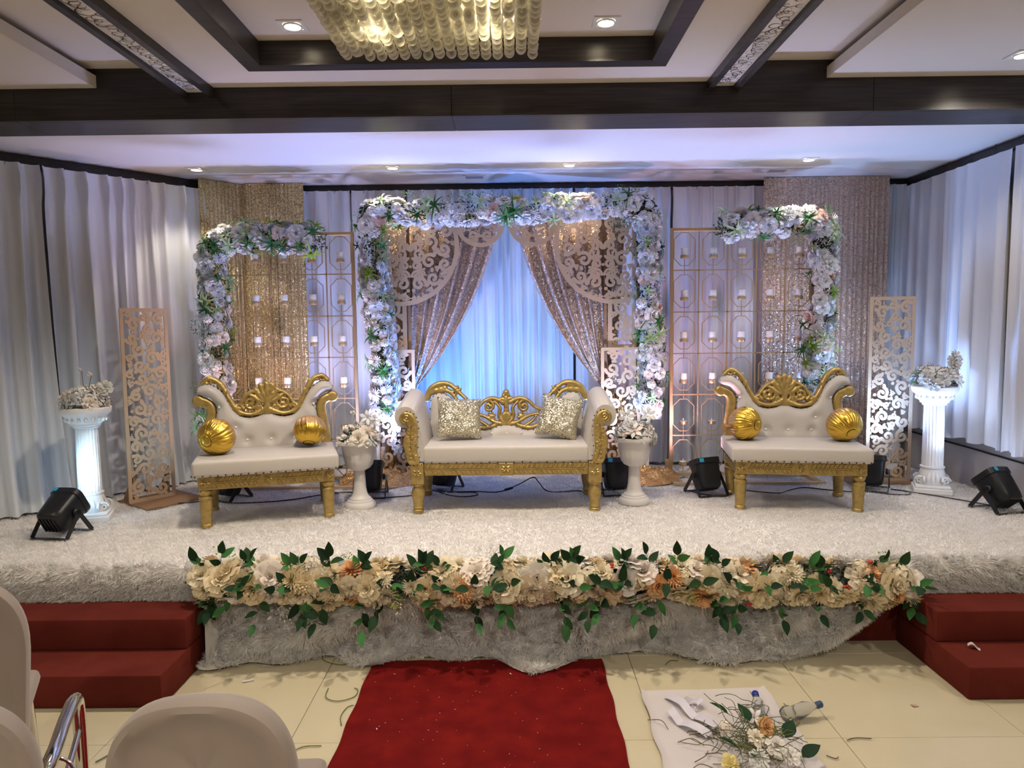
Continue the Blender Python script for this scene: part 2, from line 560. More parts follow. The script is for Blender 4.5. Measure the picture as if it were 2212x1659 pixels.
# walls
LWX, LWY = -2.30, 6.10            # inner corner of the splayed left wall
ld = Vector((-0.655, -0.756)).normalized()
struct('wall_back', MB().box(-2.6, 3.5, YB, YB + 0.12, 0, 3.3), 'paint_wall', 'plain back wall behind the stage curtains', 'wall')
struct('wall_right', MB().box(3.32, 3.44, 3.6, YB + 0.1, 0, 3.3), 'paint_wall', 'taupe side wall showing below the short white curtains', 'wall')
b = MB()
e = Vector((LWX, LWY)) + ld * 3.2
nrm = Vector((-ld.y, ld.x)) * -0.12
b.add([(LWX + .02, LWY + .06, 0), (e.x, e.y, 0), (e.x + nrm.x, e.y + nrm.y, 0), (LWX + nrm.x, LWY + nrm.y + .06, 0),
       (LWX + .02, LWY + .06, 3.3), (e.x, e.y, 3.3), (e.x + nrm.x, e.y + nrm.y, 3.3), (LWX + nrm.x, LWY + nrm.y + .06, 3.3)],
      [(0, 3, 2, 1), (4, 5, 6, 7), (0, 1, 5, 4), (1, 2, 6, 5), (2, 3, 7, 6), (3, 0, 4, 7)])
struct('wall_left', b, 'paint_wall', 'splayed side wall behind the grey silk curtains', 'wall')
struct('wall_hall_left', MB().box(-6.3, -6.2, -5, 4.6, 0, 3.3), 'paint_hall', 'cream wall of the hall beyond the covered chairs', 'wall')
struct('wall_hall_right', MB().box(5.4, 5.5, -5, 4.6, 0, 3.3), 'paint_hall', 'cream wall of the hall beyond the right-hand steps', 'wall')
struct('wall_rear', MB().box(-6.3, 5.5, -5.1, -5, 0, 3.3), 'paint_hall', 'cream rear wall of the hall facing the stage', 'wall')

# ceiling: stage soffit, hall panels round the coffer, dropped side slabs
ce = thing('ceiling', 'cream plaster ceiling in several levels with a coffer', 'ceiling', kind='structure')
MB().box(-5.2, 3.5, 4.36, YB + 0.1, ZC, ZC + 0.06).build('stage_soffit', 'paint_stage_ceiling', ce)
CX0, CX1, CY0, CY1 = -1.29, 0.73, 1.42, 3.77           # inner edge of the coffer
hp = MB()
for (x0, x1, y0, y1) in ((-1.86, CX0, -2.2, 4.14), (CX1, 1.29, -2.2, 4.14), (CX0, CX1, CY1, 4.14), (CX0, CX1, -2.2, CY0)):
    hp.box(x0, x1, y0, y1, ZH, ZH + 0.11)
hp.build('hall_panel', 'paint_ceiling', ce)
MB().box(CX0 - 0.02, CX1 + 0.02, CY0 - 0.02, CY1 + 0.02, ZU, ZU + 0.05).build('coffer_top', 'paint_ceiling', ce)
for (x0, x1) in ((-6.3, -1.80), (1.23, 5.5)):
    MB().box(x0, x1, -5.1, 4.14, ZU, ZU + 0.05).build('raised_panel', 'paint_ceiling', ce)
MB().box(-1.9, 1.3, -5.1, -2.2, ZU, ZU + 0.05).build('raised_panel', 'paint_ceiling', ce)
MB().box(-6.2, -2.315, -2.4, 4.118, 3.005, 3.072).build('dropped_slab', 'paint_ceiling', ce)
MB().box(1.755, 5.4, -2.4, 4.118, 3.012, 3.072).build('dropped_slab', 'paint_ceiling', ce)
MB().box(-6.1, -2.40, -2.3, 4.0, 3.072, ZU).build('slab_hanger', 'dark_gap', ce)
MB().box(1.84, 5.3, -2.3, 4.0, 3.072, ZU).build('slab_hanger', 'dark_gap', ce)
# coffer frame: flat dark border plus the inner faces
for nm, bx in (('coffer_border', (CX0 - .073, CX0, CY0 - .073, CY1 + .073)), ('coffer_border', (CX1, CX1 + .073, CY0 - .073, CY1 + .073)),
               ('coffer_border', (CX0, CX1, CY1, CY1 + .073)), ('coffer_border', (CX0, CX1, CY0 - .073, CY0))):
    MB().box(*bx, ZH - 0.012, ZH).build(nm, 'dark_laminate', ce)
for bx in ((CX0, CX0 + .012, CY0, CY1), (CX1 - .012, CX1, CY0, CY1), (CX0 + .012, CX1 - .012, CY1 - .012, CY1), (CX0 + .012, CX1 - .012, CY0, CY0 + .012)):
    MB().box(*bx, ZH - 0.011, ZU - .001).build('coffer_side', 'dark_laminate', ce)

# dark beam between hall and stage, faced with laminate boards
bmn = thing('ceiling_beam', 'deep dark wood laminate beam across the front of the stage', 'beam', kind='structure')
xs = [-5.2, -2.78, -0.335, 2.02, 5.4]
for x0, x1 in zip(xs[:-1], xs[1:]):
    MB().rbox(x0 + .0012, x1 - .0012, 4.12, 4.14, 2.83, 3.2, 0.0015, seg=1).build('face_board', 'dark_laminate', bmn)
    MB().rbox(x0 + .0012, x1 - .0012, 4.141, 4.43, 2.83, 2.85, 0.0015, seg=1).build('soffit_board', 'dark_laminate', bmn)
MB().box(-5.2, 5.4, 4.142, 4.43, 2.852, 3.2).build('core', 'dark_gap', bmn)

# dark cornice trims round the stage
struct('trim_1', MB().box(-2.32, 3.30, YB - .035, YB, ZC - .058, ZC), 'dark_laminate', 'dark curtain trim along the top of the back wall', 'trim')
struct('trim_2', MB().box(3.285, 3.32, 4.36, YB, ZC - .062, ZC), 'dark_laminate', 'dark curtain trim above the white curtains of the side wall', 'trim')
def wall_pt(s, off, z):
    """point on the splayed wall: s metres from the corner, off metres in front of it"""
    n2 = Vector((-ld.y, ld.x)) * -1.0
    n2 = -n2 if n2.x < 0 else n2
    p = Vector((LWX, LWY)) + ld * s + n2 * off
    return (p.x, p.y, z)
b = MB()
A = [wall_pt(-.02, 0, ZC), wall_pt(3.1, 0, ZC), wall_pt(3.1, .035, ZC), wall_pt(-.02, .035, ZC)]
b.add([(p[0], p[1], ZC - .075) for p in A] + A, [(0, 3, 2, 1), (4, 5, 6, 7), (0, 1, 5, 4), (1, 2, 6, 5), (2, 3, 7, 6), (3, 0, 4, 7)])
struct('trim_3', b, 'dark_laminate', 'dark curtain trim along the splayed wall over the grey curtains', 'trim')

# ---------------------------------------------------------------- ceiling lamps
def downlight(x, y, z, size, label, group, watts, color, lens='lens_warm', square=True, angle=150):
    t = thing('downlight', label, 'light', (x, y, z), 0, group)
    h = size / 2
    fr = MB()
    if square:
        for (a, b_, c, d) in ((-h, h, -h, -h * .72), (-h, h, h * .72, h), (-h, -h * .72, -h * .72, h * .72), (h * .72, h, -h * .72, h * .72)):
            fr.box(a, b_, c, d, -0.006, 0.0)
        fr.box(-h * .72, h * .72, -h * .72, h * .72, -0.003, 0.0)
    fr.build('frame', 'white_metal', t)
    r = size * 0.36
    MB().lathe([(r, -0.004), (r * 1.04, -0.010), (r * .86, -0.012), (r * .84, -0.004)], 24, cap=False).build('ring', 'white_metal', t, 60)
    MB().lathe([(r * .85, -0.007), (r * .85, -0.0035)], 24).build('lens', lens, t, 40)
    spot(t, (0, 0, -0.03), (0, 0, -1), watts, color, angle, 0.5, 0.05)
    return t
downlight(-1.049, 3.576, ZU, 0.125, 'square framed warm downlight in the coffer beside the slanted ring panel', 'coffer downlights', W_COFFER_DOWN, WARM, angle=125)
downlight(0.459, 3.58, ZU, 0.125, 'square framed warm downlight in the coffer, right of the crystal chandelier', 'coffer downlights', W_COFFER_DOWN, WARM, angle=125)
downlight(2.62, 3.80, 3.012, 0.125, 'downlight in the right dropped slab at the edge of the picture', 'slab downlights', W_HALL_DOWN * .5, HALLW)
for x, y, lab in ((-2.331, 5.40, 'above the left gold sequin curtain'), (-0.885, 5.42, 'above the left corner of the central flower arch'),
                  (0.421, 5.40, 'above the right half of the central flower arch'), (2.151, 5.32, 'above the right gold sequin curtain')):
    downlight(x, y, ZC, 0.12, 'small recessed stage downlight ' + lab, 'stage ceiling downlights', W_STAGE_DOWN * 1.4, WARM, 'lens_stage', angle=92)
for x, y, z, lab in ((-4.0, 1.4, 3.005, 'over the covered chairs'), (-1.5, -0.8, ZH, 'behind the coffer, chair side'),
                     (0.9, -0.8, ZH, 'behind the coffer, step side'), (3.2, 1.4, 3.012, 'over the open tiles in front of the right steps')):  # unseen downlights, added to fill the hall and stage front with light
    downlight(x, y, z, 0.125, 'added fill downlight out of view ' + lab, 'added fill downlights out of view', W_HALL_DOWN * (1.9 if y < 0 else 1), HALLW)
for x, y, lab in ((-0.30, 5.80, 'small grey ceiling vent above the middle of the arch'), (2.06, 5.70, 'small grey ceiling vent in front of the right gold curtain')):
    v = thing('ceiling_vent', lab, 'vent', (x, y, ZC), 0, 'stage ceiling vents')
    b = MB()
    for (a, b_, c, d) in ((-.09, .09, -.07, -.05), (-.09, .09, .05, .07), (-.09, -.07, -.05, .05), (.07, .09, -.05, .05)):
        b.box(a, b_, c, d, -.006, 0)
    b.build('frame', 'white_metal', v)
    sl = MB().box(-.07, .07, -.008, .008, -.004, 0).mesh('slat', 'vent_grey')
    for k in range(5):
        obj('slat', sl, v, (0, -.04 + k * .02, 0))

# strip light boxes with printed rings
def light_box(xc, w, label):
    t = thing('light_box', label, 'light box', (xc, 0, 0), 0, 'ring printed strips in the ceiling')
    y0, y1 = -2.2, 4.118
    MB().box(-w / 2 + .002, w / 2 - .002, y0, y1, 2.975, 3.03).build('panel', 'acrylic', t)
    for s in (-1, 1):
        MB().box(min(s * w / 2, s * (w / 2 + .035)), max(s * w / 2, s * (w / 2 + .035)), y0, y1, 2.955, 3.11).build('side_rail', 'dark_laminate', t)
    for mname, seed, col in (('ring_print', 3, 'ring_dark'), ('ring_print', 9, 'ring_gold')):
        rr = random.Random(seed + int(xc * 10))
        b = MB()
        y = 2.3
        while y < 4.09:
            r = rr.uniform(.014, .044) if col == 'ring_dark' else rr.uniform(.010, .026)
            cx = rr.uniform(-w / 2 + r, w / 2 - r) if w / 2 > r else 0
            wd = rr.uniform(.0018, .0045)
            n = 20
            off = rr.uniform(0, wd)
            V = []; F = []
            for i in range(n):
                a = 2 * pi * i / n
                V += [(cx + r * cos(a), y + r * sin(a), 2.9742), (cx + off + (r - wd) * cos(a), y + (r - wd) * sin(a), 2.9742)]
            for i in range(n):
                j = (i + 1) % n
                F.append((2 * i, 2 * i + 1, 2 * j + 1, 2 * j))
            b.add(V, F)
            y += rr.uniform(.014, .040) if col == 'ring_dark' else rr.uniform(.025, .06)
        o = b.build(mname, col, t)
        o['kind'] = 'stuff'
light_box(-1.753, 0.113, 'slanting ceiling strip printed with rings, left of the coffer')
light_box(1.18, 0.113, 'slanting ceiling strip printed with rings, right of the coffer')

# crystal chandelier: hanging strings of glass beads
ch = thing('chandelier', 'square crystal bead chandelier hanging from the coffer', 'chandelier', (-0.288, 2.63, 0))
BR = 0.0215
PIT = 0.0470
MB().box(-.42, .42, -.42, .42, 3.07, ZU).build('canopy', 'chrome', ch)
bead = MB().ball((0, 0, 0), BR, 12, 8).mesh('bead', 'bead_glass', 180)
NB = 7
full = MB()
for k in range(NB):
    full.ball((0, 0, -k * (2 * BR - .002)), BR, 12, 8)
full.tube([(0, 0, .03), (0, 0, -.25)], .0008, 4)
full_me = full.mesh('bead_string', 'bead_glass', 180)
cord = MB().tube([(0, 0, .03), (0, 0, -.27)], .0008, 4).mesh('bead_string', 'chrome')
N = 17
rr = random.Random(4)
for i in range(N):
    for j in range(N):
        x = (i - (N - 1) / 2) * PIT; y = (j - (N - 1) / 2) * PIT
        top = 2.735 + BR + (NB - 1) * (2 * BR - .002) + (rr.random() < .12) * .018 + rr.uniform(-.004, .004)
        if j >= N - 2:
            s = obj('bead_string', cord, ch, (x, y, top))
            for k in range(NB):
                obj('bead', bead, s, (0, 0, -k * (2 * BR - .002)))
        else:
            obj('bead_string', full_me, ch, (x, y, top))
for (i, j) in ((-4, -4), (4, -4), (-5, 3), (4, 3), (0, 5), (0, 0)):
    x, y = (i + .5) * PIT, (j + .5) * PIT
    MB().ball((x, y, 2.86), .0095, 10, 6).tube([(x, y, 2.86), (x, y, 3.07)], .0015, 5).build('bulb', 'bulb_warm', ch, 180)
    if (i, j) in ((0, 5), (0, 0)): continue
    l = bpy.data.lights.new('bulb_glow', 'POINT'); l.energy = W_CHAND; l.color = (1.0, .90, .70); l.shadow_soft_size = .0098
    lo = bpy.data.objects.new('bulb_glow', l); link(lo, ch); lo.location = (x, y, 2.86)

# ---------------------------------------------------------------- stage, steps
st = thing('stage_platform', 'low wooden stage clad in dark red cloth', 'stage')
wallx = lambda y: LWX + .03 + (y - LWY) * ld.x / ld.y          # line of the splayed wall
dk = [(3.3, YF + .06), (3.3, YB - .01), (wallx(YB - .01), YB - .01), (wallx(YF + .06), YF + .06)]
MB().add([(x, y, 0) for x, y in dk] + [(x, y, ZS - .02) for x, y in dk], [(0, 1, 2, 3), (7, 6, 5, 4), (0, 4, 5, 1), (1, 5, 6, 2), (2, 6, 7, 3), (3, 7, 4, 0)]).build('deck', 'plywood', st)
MB().box(-4.3, 3.3, YF + .045, YF + .06, 0, ZS - .03).build('front_cladding', 'red_step', st)
def steps(name, x0, x1, label):
    t = thing(name, label, 'steps', ((x0 + x1) / 2, 3.3, 0), 0, 'red carpeted stage steps')
    w = (x1 - x0) / 2
    y0 = 3.02 - 3.3
    MB().rbox(-w, w, y0, YF + .04 - 3.3, 0, .150, .012).build('lower_step', 'red_step', t, 40)
    MB().rbox(-w, w, y0 + .25, YF + .04 - 3.3, .150, .300, .012).build('upper_step', 'red_step', t, 40)
steps('stage_steps', -2.75, -1.56, 'red carpeted steps at the stage beside the covered chairs')
steps('stage_steps', 1.967, 3.1, 'red carpeted steps at the right end of the flower border')

# ---------------------------------------------------------------- white fur covering the stage
def fur_point(U, Tt):
    """U = x, Tt = distance from the back of the stage; past the edge the fur hangs"""
    flat = YB - .04 - YF
    x = U.copy(); y = np.empty_like(U); z = np.empty_like(U)
    hang_mid = np.clip((U + 1.56) / .03, 0, 1) * np.clip((1.97 - U) / .03, 0, 1)
    # how far the cloth comes down at each x
    low = 0.004 + 0.0 * U
    k = np.clip((U - 1.30) / .62, 0, 1)
    low = low + .32 * k ** 1.6
    bottom = np.where(hang_mid > .5, low, .285 + .008 * np.sin(U * 7))
    s = Tt - flat
    R = .055
    arc = R * pi / 2
    t1 = np.clip(s / arc, 0, 1) * pi / 2
    drop_len = (ZS - R - bottom)
    s2 = np.clip((s - arc) / .62, 0, 1)
    dz = s2 * drop_len
    y = np.where(s <= 0, YB - .04 - Tt, YF - R * np.sin(t1) + R * 0)
    z = np.where(s <= 0, ZS, ZS - R + R * np.cos(t1) - dz)
    hang = np.clip((s - arc) / .62, 0, 1)
    fold = .034 * np.sin(U * 4.6 + 5.5 * hang) + .028 * np.sin(U * 8.3 + 9.0 * hang + 1) + .014 * np.sin(U * 17 + 9 * hang + 2)
    fold = fold + .05 * k * np.sin((U * 9 + hang * 9)) * .5
    out = np.clip(hang_mid, 0, 1) * (fold * hang ** .7 - .045 * hang) + (1 - np.clip(hang_mid, 0, 1)) * (.006 * np.sin(U * 9) - .012) * hang
    # hem resting on the floor rolls forward a little
    roll = np.clip((hang - .82) / .18, 0, 1) * np.clip((1.5 - U) / .2, 0, 1) * np.clip(hang_mid, 0, 1)
    out = out - roll * (.035 + .04 * np.sin(U * 6.3 + .6) + .03 * np.sin(U * 15))
    lay = np.clip((s - arc - .62) / .12, 0, 1) * np.clip(hang_mid, 0, 1) * np.clip((1.45 - U) / .15, 0, 1)
    y = y + out - lay * np.clip(.025 + .040 * np.sin(U * 4.2 + 1.0) + .02 * np.sin(U * 13), .004, .06)
    z = z + .012 * np.sin(lay * pi) * (1 + np.sin(U * 21))
    z = np.maximum(z + .004 * np.sin(U * 8 + y * 5) * (s <= 0), .014)
    return np.stack([x, y, z], -1)
fur = thing('fur_rug', 'white shaggy fur rug covering the stage and draped over its front', 'rug')
us = np.unique(np.concatenate([np.arange(-4.25, 3.29, .045), [-1.565, -1.555, 1.965, 1.975]]))
flat = YB - .04 - YF
ts = np.concatenate([np.linspace(0, flat, 40), flat + np.linspace(.01, .055 * pi / 2, 7), flat + .055 * pi / 2 + np.linspace(.03, .62, 26), flat + .055 * pi / 2 + .62 + np.linspace(.02, .12, 6)])
UU, TT = np.meshgrid(us, ts, indexing='ij')
PP = fur_point(UU, TT)
nu, nt_ = UU.shape
V = PP.reshape(-1, 3)
F = [(i * nt_ + j, i * nt_ + j + 1, (i + 1) * nt_ + j + 1, (i + 1) * nt_ + j) for i in range(nu - 1) for j in range(nt_ - 1) if PP[i, j, 0] > wallx(PP[i, j, 1])]
obj('backing', mesh_from('backing', V, F, 'fur_cloth', 60), fur)
def fur_strands(n, u0, u1, t0, t1, length, width, lean, spread, seed):
    r = np.random.default_rng(seed)
    U = r.uniform(u0, u1, n); Tq = r.uniform(t0, t1, n)
    P = fur_point(U, Tq)
    e = 1e-3
    du = fur_point(U + e, Tq) - P; dt = fur_point(U, Tq + e) - P
    N = np.cross(dt, du); N /= np.linalg.norm(N, axis=1, keepdims=True) + 1e-12
    D = dt / (np.linalg.norm(dt, axis=1, keepdims=True) + 1e-12)
    Sd = np.cross(N, D)
    # tufts: neighbouring strands lean the same way
    ph = 2.6 * np.sin(U * 23 + Tq * 9) + 2.2 * np.sin(Tq * 31 - U * 13)
    dirv = N + D * (lean + spread * np.sin(ph)[:, None] * .6) + Sd * (spread * np.cos(ph))[:, None] + r.normal(0, .35, (n, 3))
    dirv /= np.linalg.norm(dirv, axis=1, keepdims=True)
    L = length * r.uniform(.6, 1.25, (n, 1))
    side = np.cross(dirv, r.normal(0, 1, (n, 3))); side /= np.linalg.norm(side, axis=1, keepdims=True)
    a = P - side * width / 2; b_ = P + side * width / 2; c = P + dirv * L
    c[:, 2] = np.maximum(c[:, 2], .003)
    return np.stack([a, b_, c], 1)
soup = np.concatenate([
    fur_strands(330000, -3.6, 3.27, .35, flat - .005, .018, .0040, .9, .8, 1),
    fur_strands(28000, -3.0, -1.57, flat, flat + .70, .038, .0054, .45, .9, 2),
    fur_strands(110000, -1.555, 1.96, flat, flat + .82, .040, .0058, .45, .9, 3),
    fur_strands(18000, 1.98, 2.7, flat, flat + .70, .038, .0054, .45, .9, 4),
    fur_strands(9000, 1.25, 1.96, flat + .66, flat + .706, .04, .004, 1.3, .4, 5)])
soup = soup[soup[:, 0, 0] > LWX + .04 + (soup[:, 0, 1] - LWY) * ld.x / ld.y]
pl = obj('pile', tri_mesh('pile', soup, 'fur_pile'), fur)
pl['kind'] = 'stuff'

# red carpet runner
b = MB()
def runner(u, v):
    x = -0.715 + (1.132) * u
    xw = x + (u - .5) * .0 + .004 * sin(v * 60) * (1 if u in (0, 1) else 0)
    return (xw + (-.0 if v else 0), 3.43 - v * 3.0 + .004 * sin(u * 40) * (1 if v == 0 else 0), .009 + .002 * sin(v * 23 + u * 5) * (0 if u in (0, 1) else 1))
b.grid(lambda u, v: runner(u, v), 14, 60)
b.grid(lambda u, v: (runner(u, 0)[0], runner(u, 0)[1], .009 - .0085 * v) if True else 0, 14, 1)
for s in (0, 1):
    b.grid(lambda u, v, s=s: (runner(s, u)[0], runner(s, u)[1], .009 - .0085 * v), 60, 1)
tag(b.build('carpet_runner', 'red_carpet', None, 40), 'worn red carpet runner on the tiles leading to the stage', 'carpet')

# ================================================================ curtains
def path_sampler(path):
    P = [np.array(p, float) for p in path]
    L = [0]
    for a, b in zip(P[:-1], P[1:]): L.append(L[-1] + np.linalg.norm(b - a))
    tot = L[-1]
    def at(s):
        s = min(max(s, 0), tot)
        for i in range(len(P) - 1):
            if s <= L[i + 1] + 1e-9:
                t = (s - L[i]) / (L[i + 1] - L[i]); d = (P[i + 1] - P[i]) / (L[i + 1] - L[i])
                return P[i] + (P[i + 1] - P[i]) * t, np.array([d[1], -d[0]])
    return at, tot
def curtain(name, label, path, z0, z1, pleats, amp, material, seed, group=None, pinch=True, hooks=0, flare=0.0, per=12, rows=26, soft=0.35, hemw=0.0, hook_z=None, fwd=1):
    """hanging cloth along a plan path (front is to the right of travel times fwd); gathered at the top into pinch pleats"""
    rr = random.Random(seed)
    at, tot = path_sampler(path)
    n = pleats * per
    cuts = np.cumsum([rr.uniform(.65, 1.4) for _ in range(pleats)]); cuts = np.concatenate([[0], cuts / cuts[-1]])
    amps = [rr.uniform(.6, 1.25) for _ in range(pleats + 1)]
    drift = [rr.uniform(-1, 1) for _ in range(pleats + 1)]
    twist = [rr.uniform(-.5, .5) for _ in range(pleats + 1)]
    V = []; F = []
    for i in range(n + 1):
        k = min(i // per, pleats - 1); t = (i - k * per) / per
        for j in range(rows + 1):
            h = j / rows                              # 0 top, 1 bottom
            hz = h ** 1.25
            a0 = amps[k] * (1 - t) + amps[k + 1] * t
            u0 = cuts[k] + (cuts[k + 1] - cuts[k]) * t
            u = u0 + .30 / pleats * (drift[k] * (1 - t) + drift[k + 1] * t) * hz * soft * 2
            w = 2 * pi * (t + twist[k] * hz * .22)
            wave = cos(w) + .38 * cos(2 * w + 1.3 * drift[k]) + .16 * cos(3 * w + 2 * twist[k])
            full = amp * a0 * wave * (.45 + .55 * hz)
            if pinch:
                nip = math.exp(-((h - .055) / .045) ** 2)
                near = math.exp(-((min(t, 1 - t)) / .10) ** 2)
                top = amp * (.35 * math.exp(-(min(t, 1 - t) / .16) ** 2) * 2 - .15)
                g = min(1, h / .30)
                d = top * (1 - g) + full * g
                d += amp * .9 * near * nip
                u += (round(t) - t) * (cuts[k + 1] - cuts[k]) * .30 * nip * (1 if min(t, 1 - t) < .3 else 0)
            else:
                d = full * (.5 + .5 * min(1, h / .15))
            d += flare * hz ** 2
            p, nn = at(u * tot)
            zz = z1 + (z0 - z1) * h
            if h == 1: zz += hemw * sin(u * 31 + seed)
            V.append((p[0] + nn[0] * d * fwd, p[1] + nn[1] * d * fwd, zz))
    for i in range(n):
        for j in range(rows):
            a = i * (rows + 1) + j
            F.append((a, a + 1, a + rows + 2, a + rows + 1))
    if hooks:
        t = thing(name, label, 'curtain', (0, 0, 0), 0, group)
        obj('cloth', mesh_from(name, V, F, material, 179), t)
        for k in range(hooks):
            s = (k + .5) / hooks * tot
            p, nn = at(s)
            hz = hook_z or z1
            q = [(0, 0, .030), (.010, 0, .036), (.014, 0, .026), (.006, 0, .014), (.002, 0, .004), (.010, 0, -.008), (.004, 0, -.014)]
            dd = (nn[1], -nn[0])
            pts = [(p[0] + nn[0] * fwd * .028 + dd[0] * a, p[1] + nn[1] * fwd * .028 + dd[1] * a, hz + c - .012) for a, _, c in q]
            MB().tube(smooth_path(pts, 4), .0016, 5).build('hook', 'black_cable', t, 60)
        return t
    return tag(obj(name, mesh_from(name, V, F, material, 179)), label, 'curtain', group)

ZT = ZC - .055
YC = YB - .09
def wp(s, off): return wall_pt(s, off, 0)[:2]
# grey silk curtains on the splayed wall (path runs from far left to the corner)
curtain('silk_curtain', 'grey silk curtain at the far left edge, left of the dark gap', [wp(2.6, .12), wp(1.480, .11)], ZS + .02, ZT - .02, 7, .050, 'silver_silk', 11, 'grey silk curtains of the splayed wall', hooks=3, flare=.26, soft=.6)
curtain('silk_curtain', 'wide grey silk curtain behind the left white pedestal column', [wp(1.464, .11), wp(.36, .10)], ZS + .02, ZT - .02, 9, .048, 'silver_silk', 12, 'grey silk curtains of the splayed wall', hooks=4, flare=.12, soft=.6)
struct('curtain_gap_shade', MB().box(-.012, .012, -.002, .002, 1.5, ZT), 'dark_gap', 'thin strip coloured dark for the shade between the two grey silk curtains', 'trim')  # near-black strip stands in for the shade in the curtain gap
g = bpy.data.objects['curtain_gap_shade']; q = wall_pt(1.472, .06, 0); g.location = (q[0], q[1], 0); g.rotation_euler = (0, 0, math.atan2(ld.y, ld.x))
# back wall curtains
curtain('silk_curtain', 'lavender lit silk curtain behind the left candle stand, beside gold sequins', [(-1.80, YC), (-1.34, YC)], ZS + .03, ZT, 5, .026, 'silver_silk', 21, 'silk curtains of the back wall', hooks=2)
curtain('silk_curtain', 'silk curtain between left candle stand and the flower arch', [(-1.325, YC), (-.885, YC)], ZS + .03, ZT, 5, .026, 'silver_silk', 22, 'silk curtains of the back wall', hooks=2)
curtain('silk_curtain', 'blue lit silk curtain behind the central sofa, left half', [(-.865, YC), (-.02, YC)], ZS + .03, ZT, 9, .026, 'silver_silk', 23, 'silk curtains of the back wall', hooks=3)
curtain('silk_curtain', 'blue lit silk curtain behind the central sofa, right half', [(-.03, YC - .01), (.495, YC)], ZS + .03, ZT, 6, .028, 'silver_silk', 24, 'silk curtains of the back wall', hooks=3)
curtain('silk_curtain', 'pinkish silk curtain between flower arch and right candle stand', [(.515, YC), (1.30, YC)], ZS + .03, ZT, 7, .028, 'silver_silk', 25, 'silk curtains of the back wall', hooks=3)
curtain('silk_curtain', 'lilac silk curtain behind the right candle stand', [(1.32, YC), (2.12, YC)], ZS + .03, ZT, 7, .028, 'silver_silk', 26, 'silk curtains of the back wall', hooks=2)
curtain('silk_curtain', 'narrow silk curtain between right gold sequins and the corner', [(2.98, YC), (3.24, YC)], ZS + .03, ZT, 3, .024, 'silver_silk', 27, 'silk curtains of the back wall', hooks=1)
# short white curtains on the right wall
curtain('silk_curtain', 'short white silk curtain behind the right pedestal column', [(3.235, 6.03), (3.235, 4.735)], .80, ZT - .02, 9, .024, 'white_silk', 31, 'short white curtains of the side wall', hooks=5, pinch=False, hemw=.012, hook_z=ZT + .01)
curtain('silk_curtain', 'short white silk curtain at the far right edge', [(3.225, 4.70), (3.225, 3.75)], .79, ZT - .02, 6, .026, 'white_silk', 32, 'short white curtains of the side wall', hooks=3, pinch=False, hemw=.01, hook_z=ZT + .01)
# gold sequin hangings
curtain('sequin_curtain', 'gold sequin curtain hung across the corner behind the left settee', [wp(.40, .14), wp(.03, .14), (-2.17, YC - .09), (-1.70, YC - .09)], ZS + .03, ZC - .004, 30, .012, 'sequin_gold', 41, 'tall gold sequin curtains', pinch=False, per=6, rows=20)
curtain('sequin_curtain', 'gold sequin curtain hung beside the corner behind the right settee', [(2.04, YC - .09), (3.06, YC - .09)], ZS + .03, ZC - .004, 26, .008, 'sequin_rose', 42, 'tall gold sequin curtains', pinch=False, per=6, rows=20)

# tied-back sequin swags of the arch
AXC = -0.049                       # centre line of the arch
def swag(side, label):
    """side -1 left, +1 right; built for the left and mirrored"""
    mx = (lambda x: x) if side < 0 else (lambda x: 2 * AXC - x)
    t = thing('sequin_swag', label, 'drape', (0, 0, 0), 0, 'tied-back sequin drapes of the arch')
    Y0 = 5.60
    nf = 7
    ph = [random.Random(50 + side).uniform(-.6, .6) for _ in range(nf + 2)]
    def f(u, v):
        p0 = np.array([-.97 + .87 * u, 2.52])
        p2 = np.array([-.88 + .13 * u, 1.02 + .20 * u])
        pc = np.array([-.92 + .68 * u, 1.75 + .02 * u])
        p = p0 * (1 - v) ** 2 + 2 * pc * v * (1 - v) + p2 * v * v
        a = nf * 2 * pi * u + ph[int(u * nf)] * sin(pi * u * nf) * .4
        am = .015 + .018 * sin(pi * min(1, v * 1.1))
        d = am * (sin(a) + .35 * sin(2 * a + 1 + v * 2)) * (1 - .55 * v ** 3)
        sw = -.03 * sin(pi * v) * sin(pi * u)
        return (mx(p[0] + .010 * v * sin(a * .5)), Y0 + d + sw, p[1])
    MB().grid(f, nf * 12, 28).build('drape', 'sequin_rose', t, 179)
    def tail(u, v):
        x = -.95 + .16 * u + (u - .5) * .10 * v + -.06 * v
        z = 1.12 - (1.12 - ZS - .02) * v
        return (mx(x), Y0 + .02 + .018 * sin(u * 5 * 2 * pi + v * 2) - .04 * v * v, z)
    MB().grid(tail, 50, 14).build('tail', 'sequin_amber', t, 179)
    def pool(u, v):
        x = -1.34 + .58 * u
        y = 5.62 - .42 * v * (.65 + .35 * sin(pi * u))
        z = ZS + .012 + .115 * sin(pi * min(1, v * 1.02)) ** .8 * (.35 + .65 * sin(pi * u)) * (1 - .45 * v) + .020 * sin(u * 23 + v * 11) * sin(pi * v) + .016 * sin(v * 26 + u * 9) * sin(pi * v)
        return (mx(x), y, max(z, ZS + .008))
    MB().grid(pool, 46, 26).build('pooled_hem', 'sequin_amber', t, 179)
    kn = MB().lathe([(.055, -.03), (.075, -.015), (.08, 0), (.075, .015), (.055, .03)], 20)
    kn.build('tie', 'sequin_rose', t, 80, (mx(-.84), Y0 + .01, 1.08), (0, .5 * side, 0))
    return t
swag(-1, 'rose gold sequin drape tied back at the left of the arch')
swag(1, 'rose gold sequin drape tied back at the right of the arch')

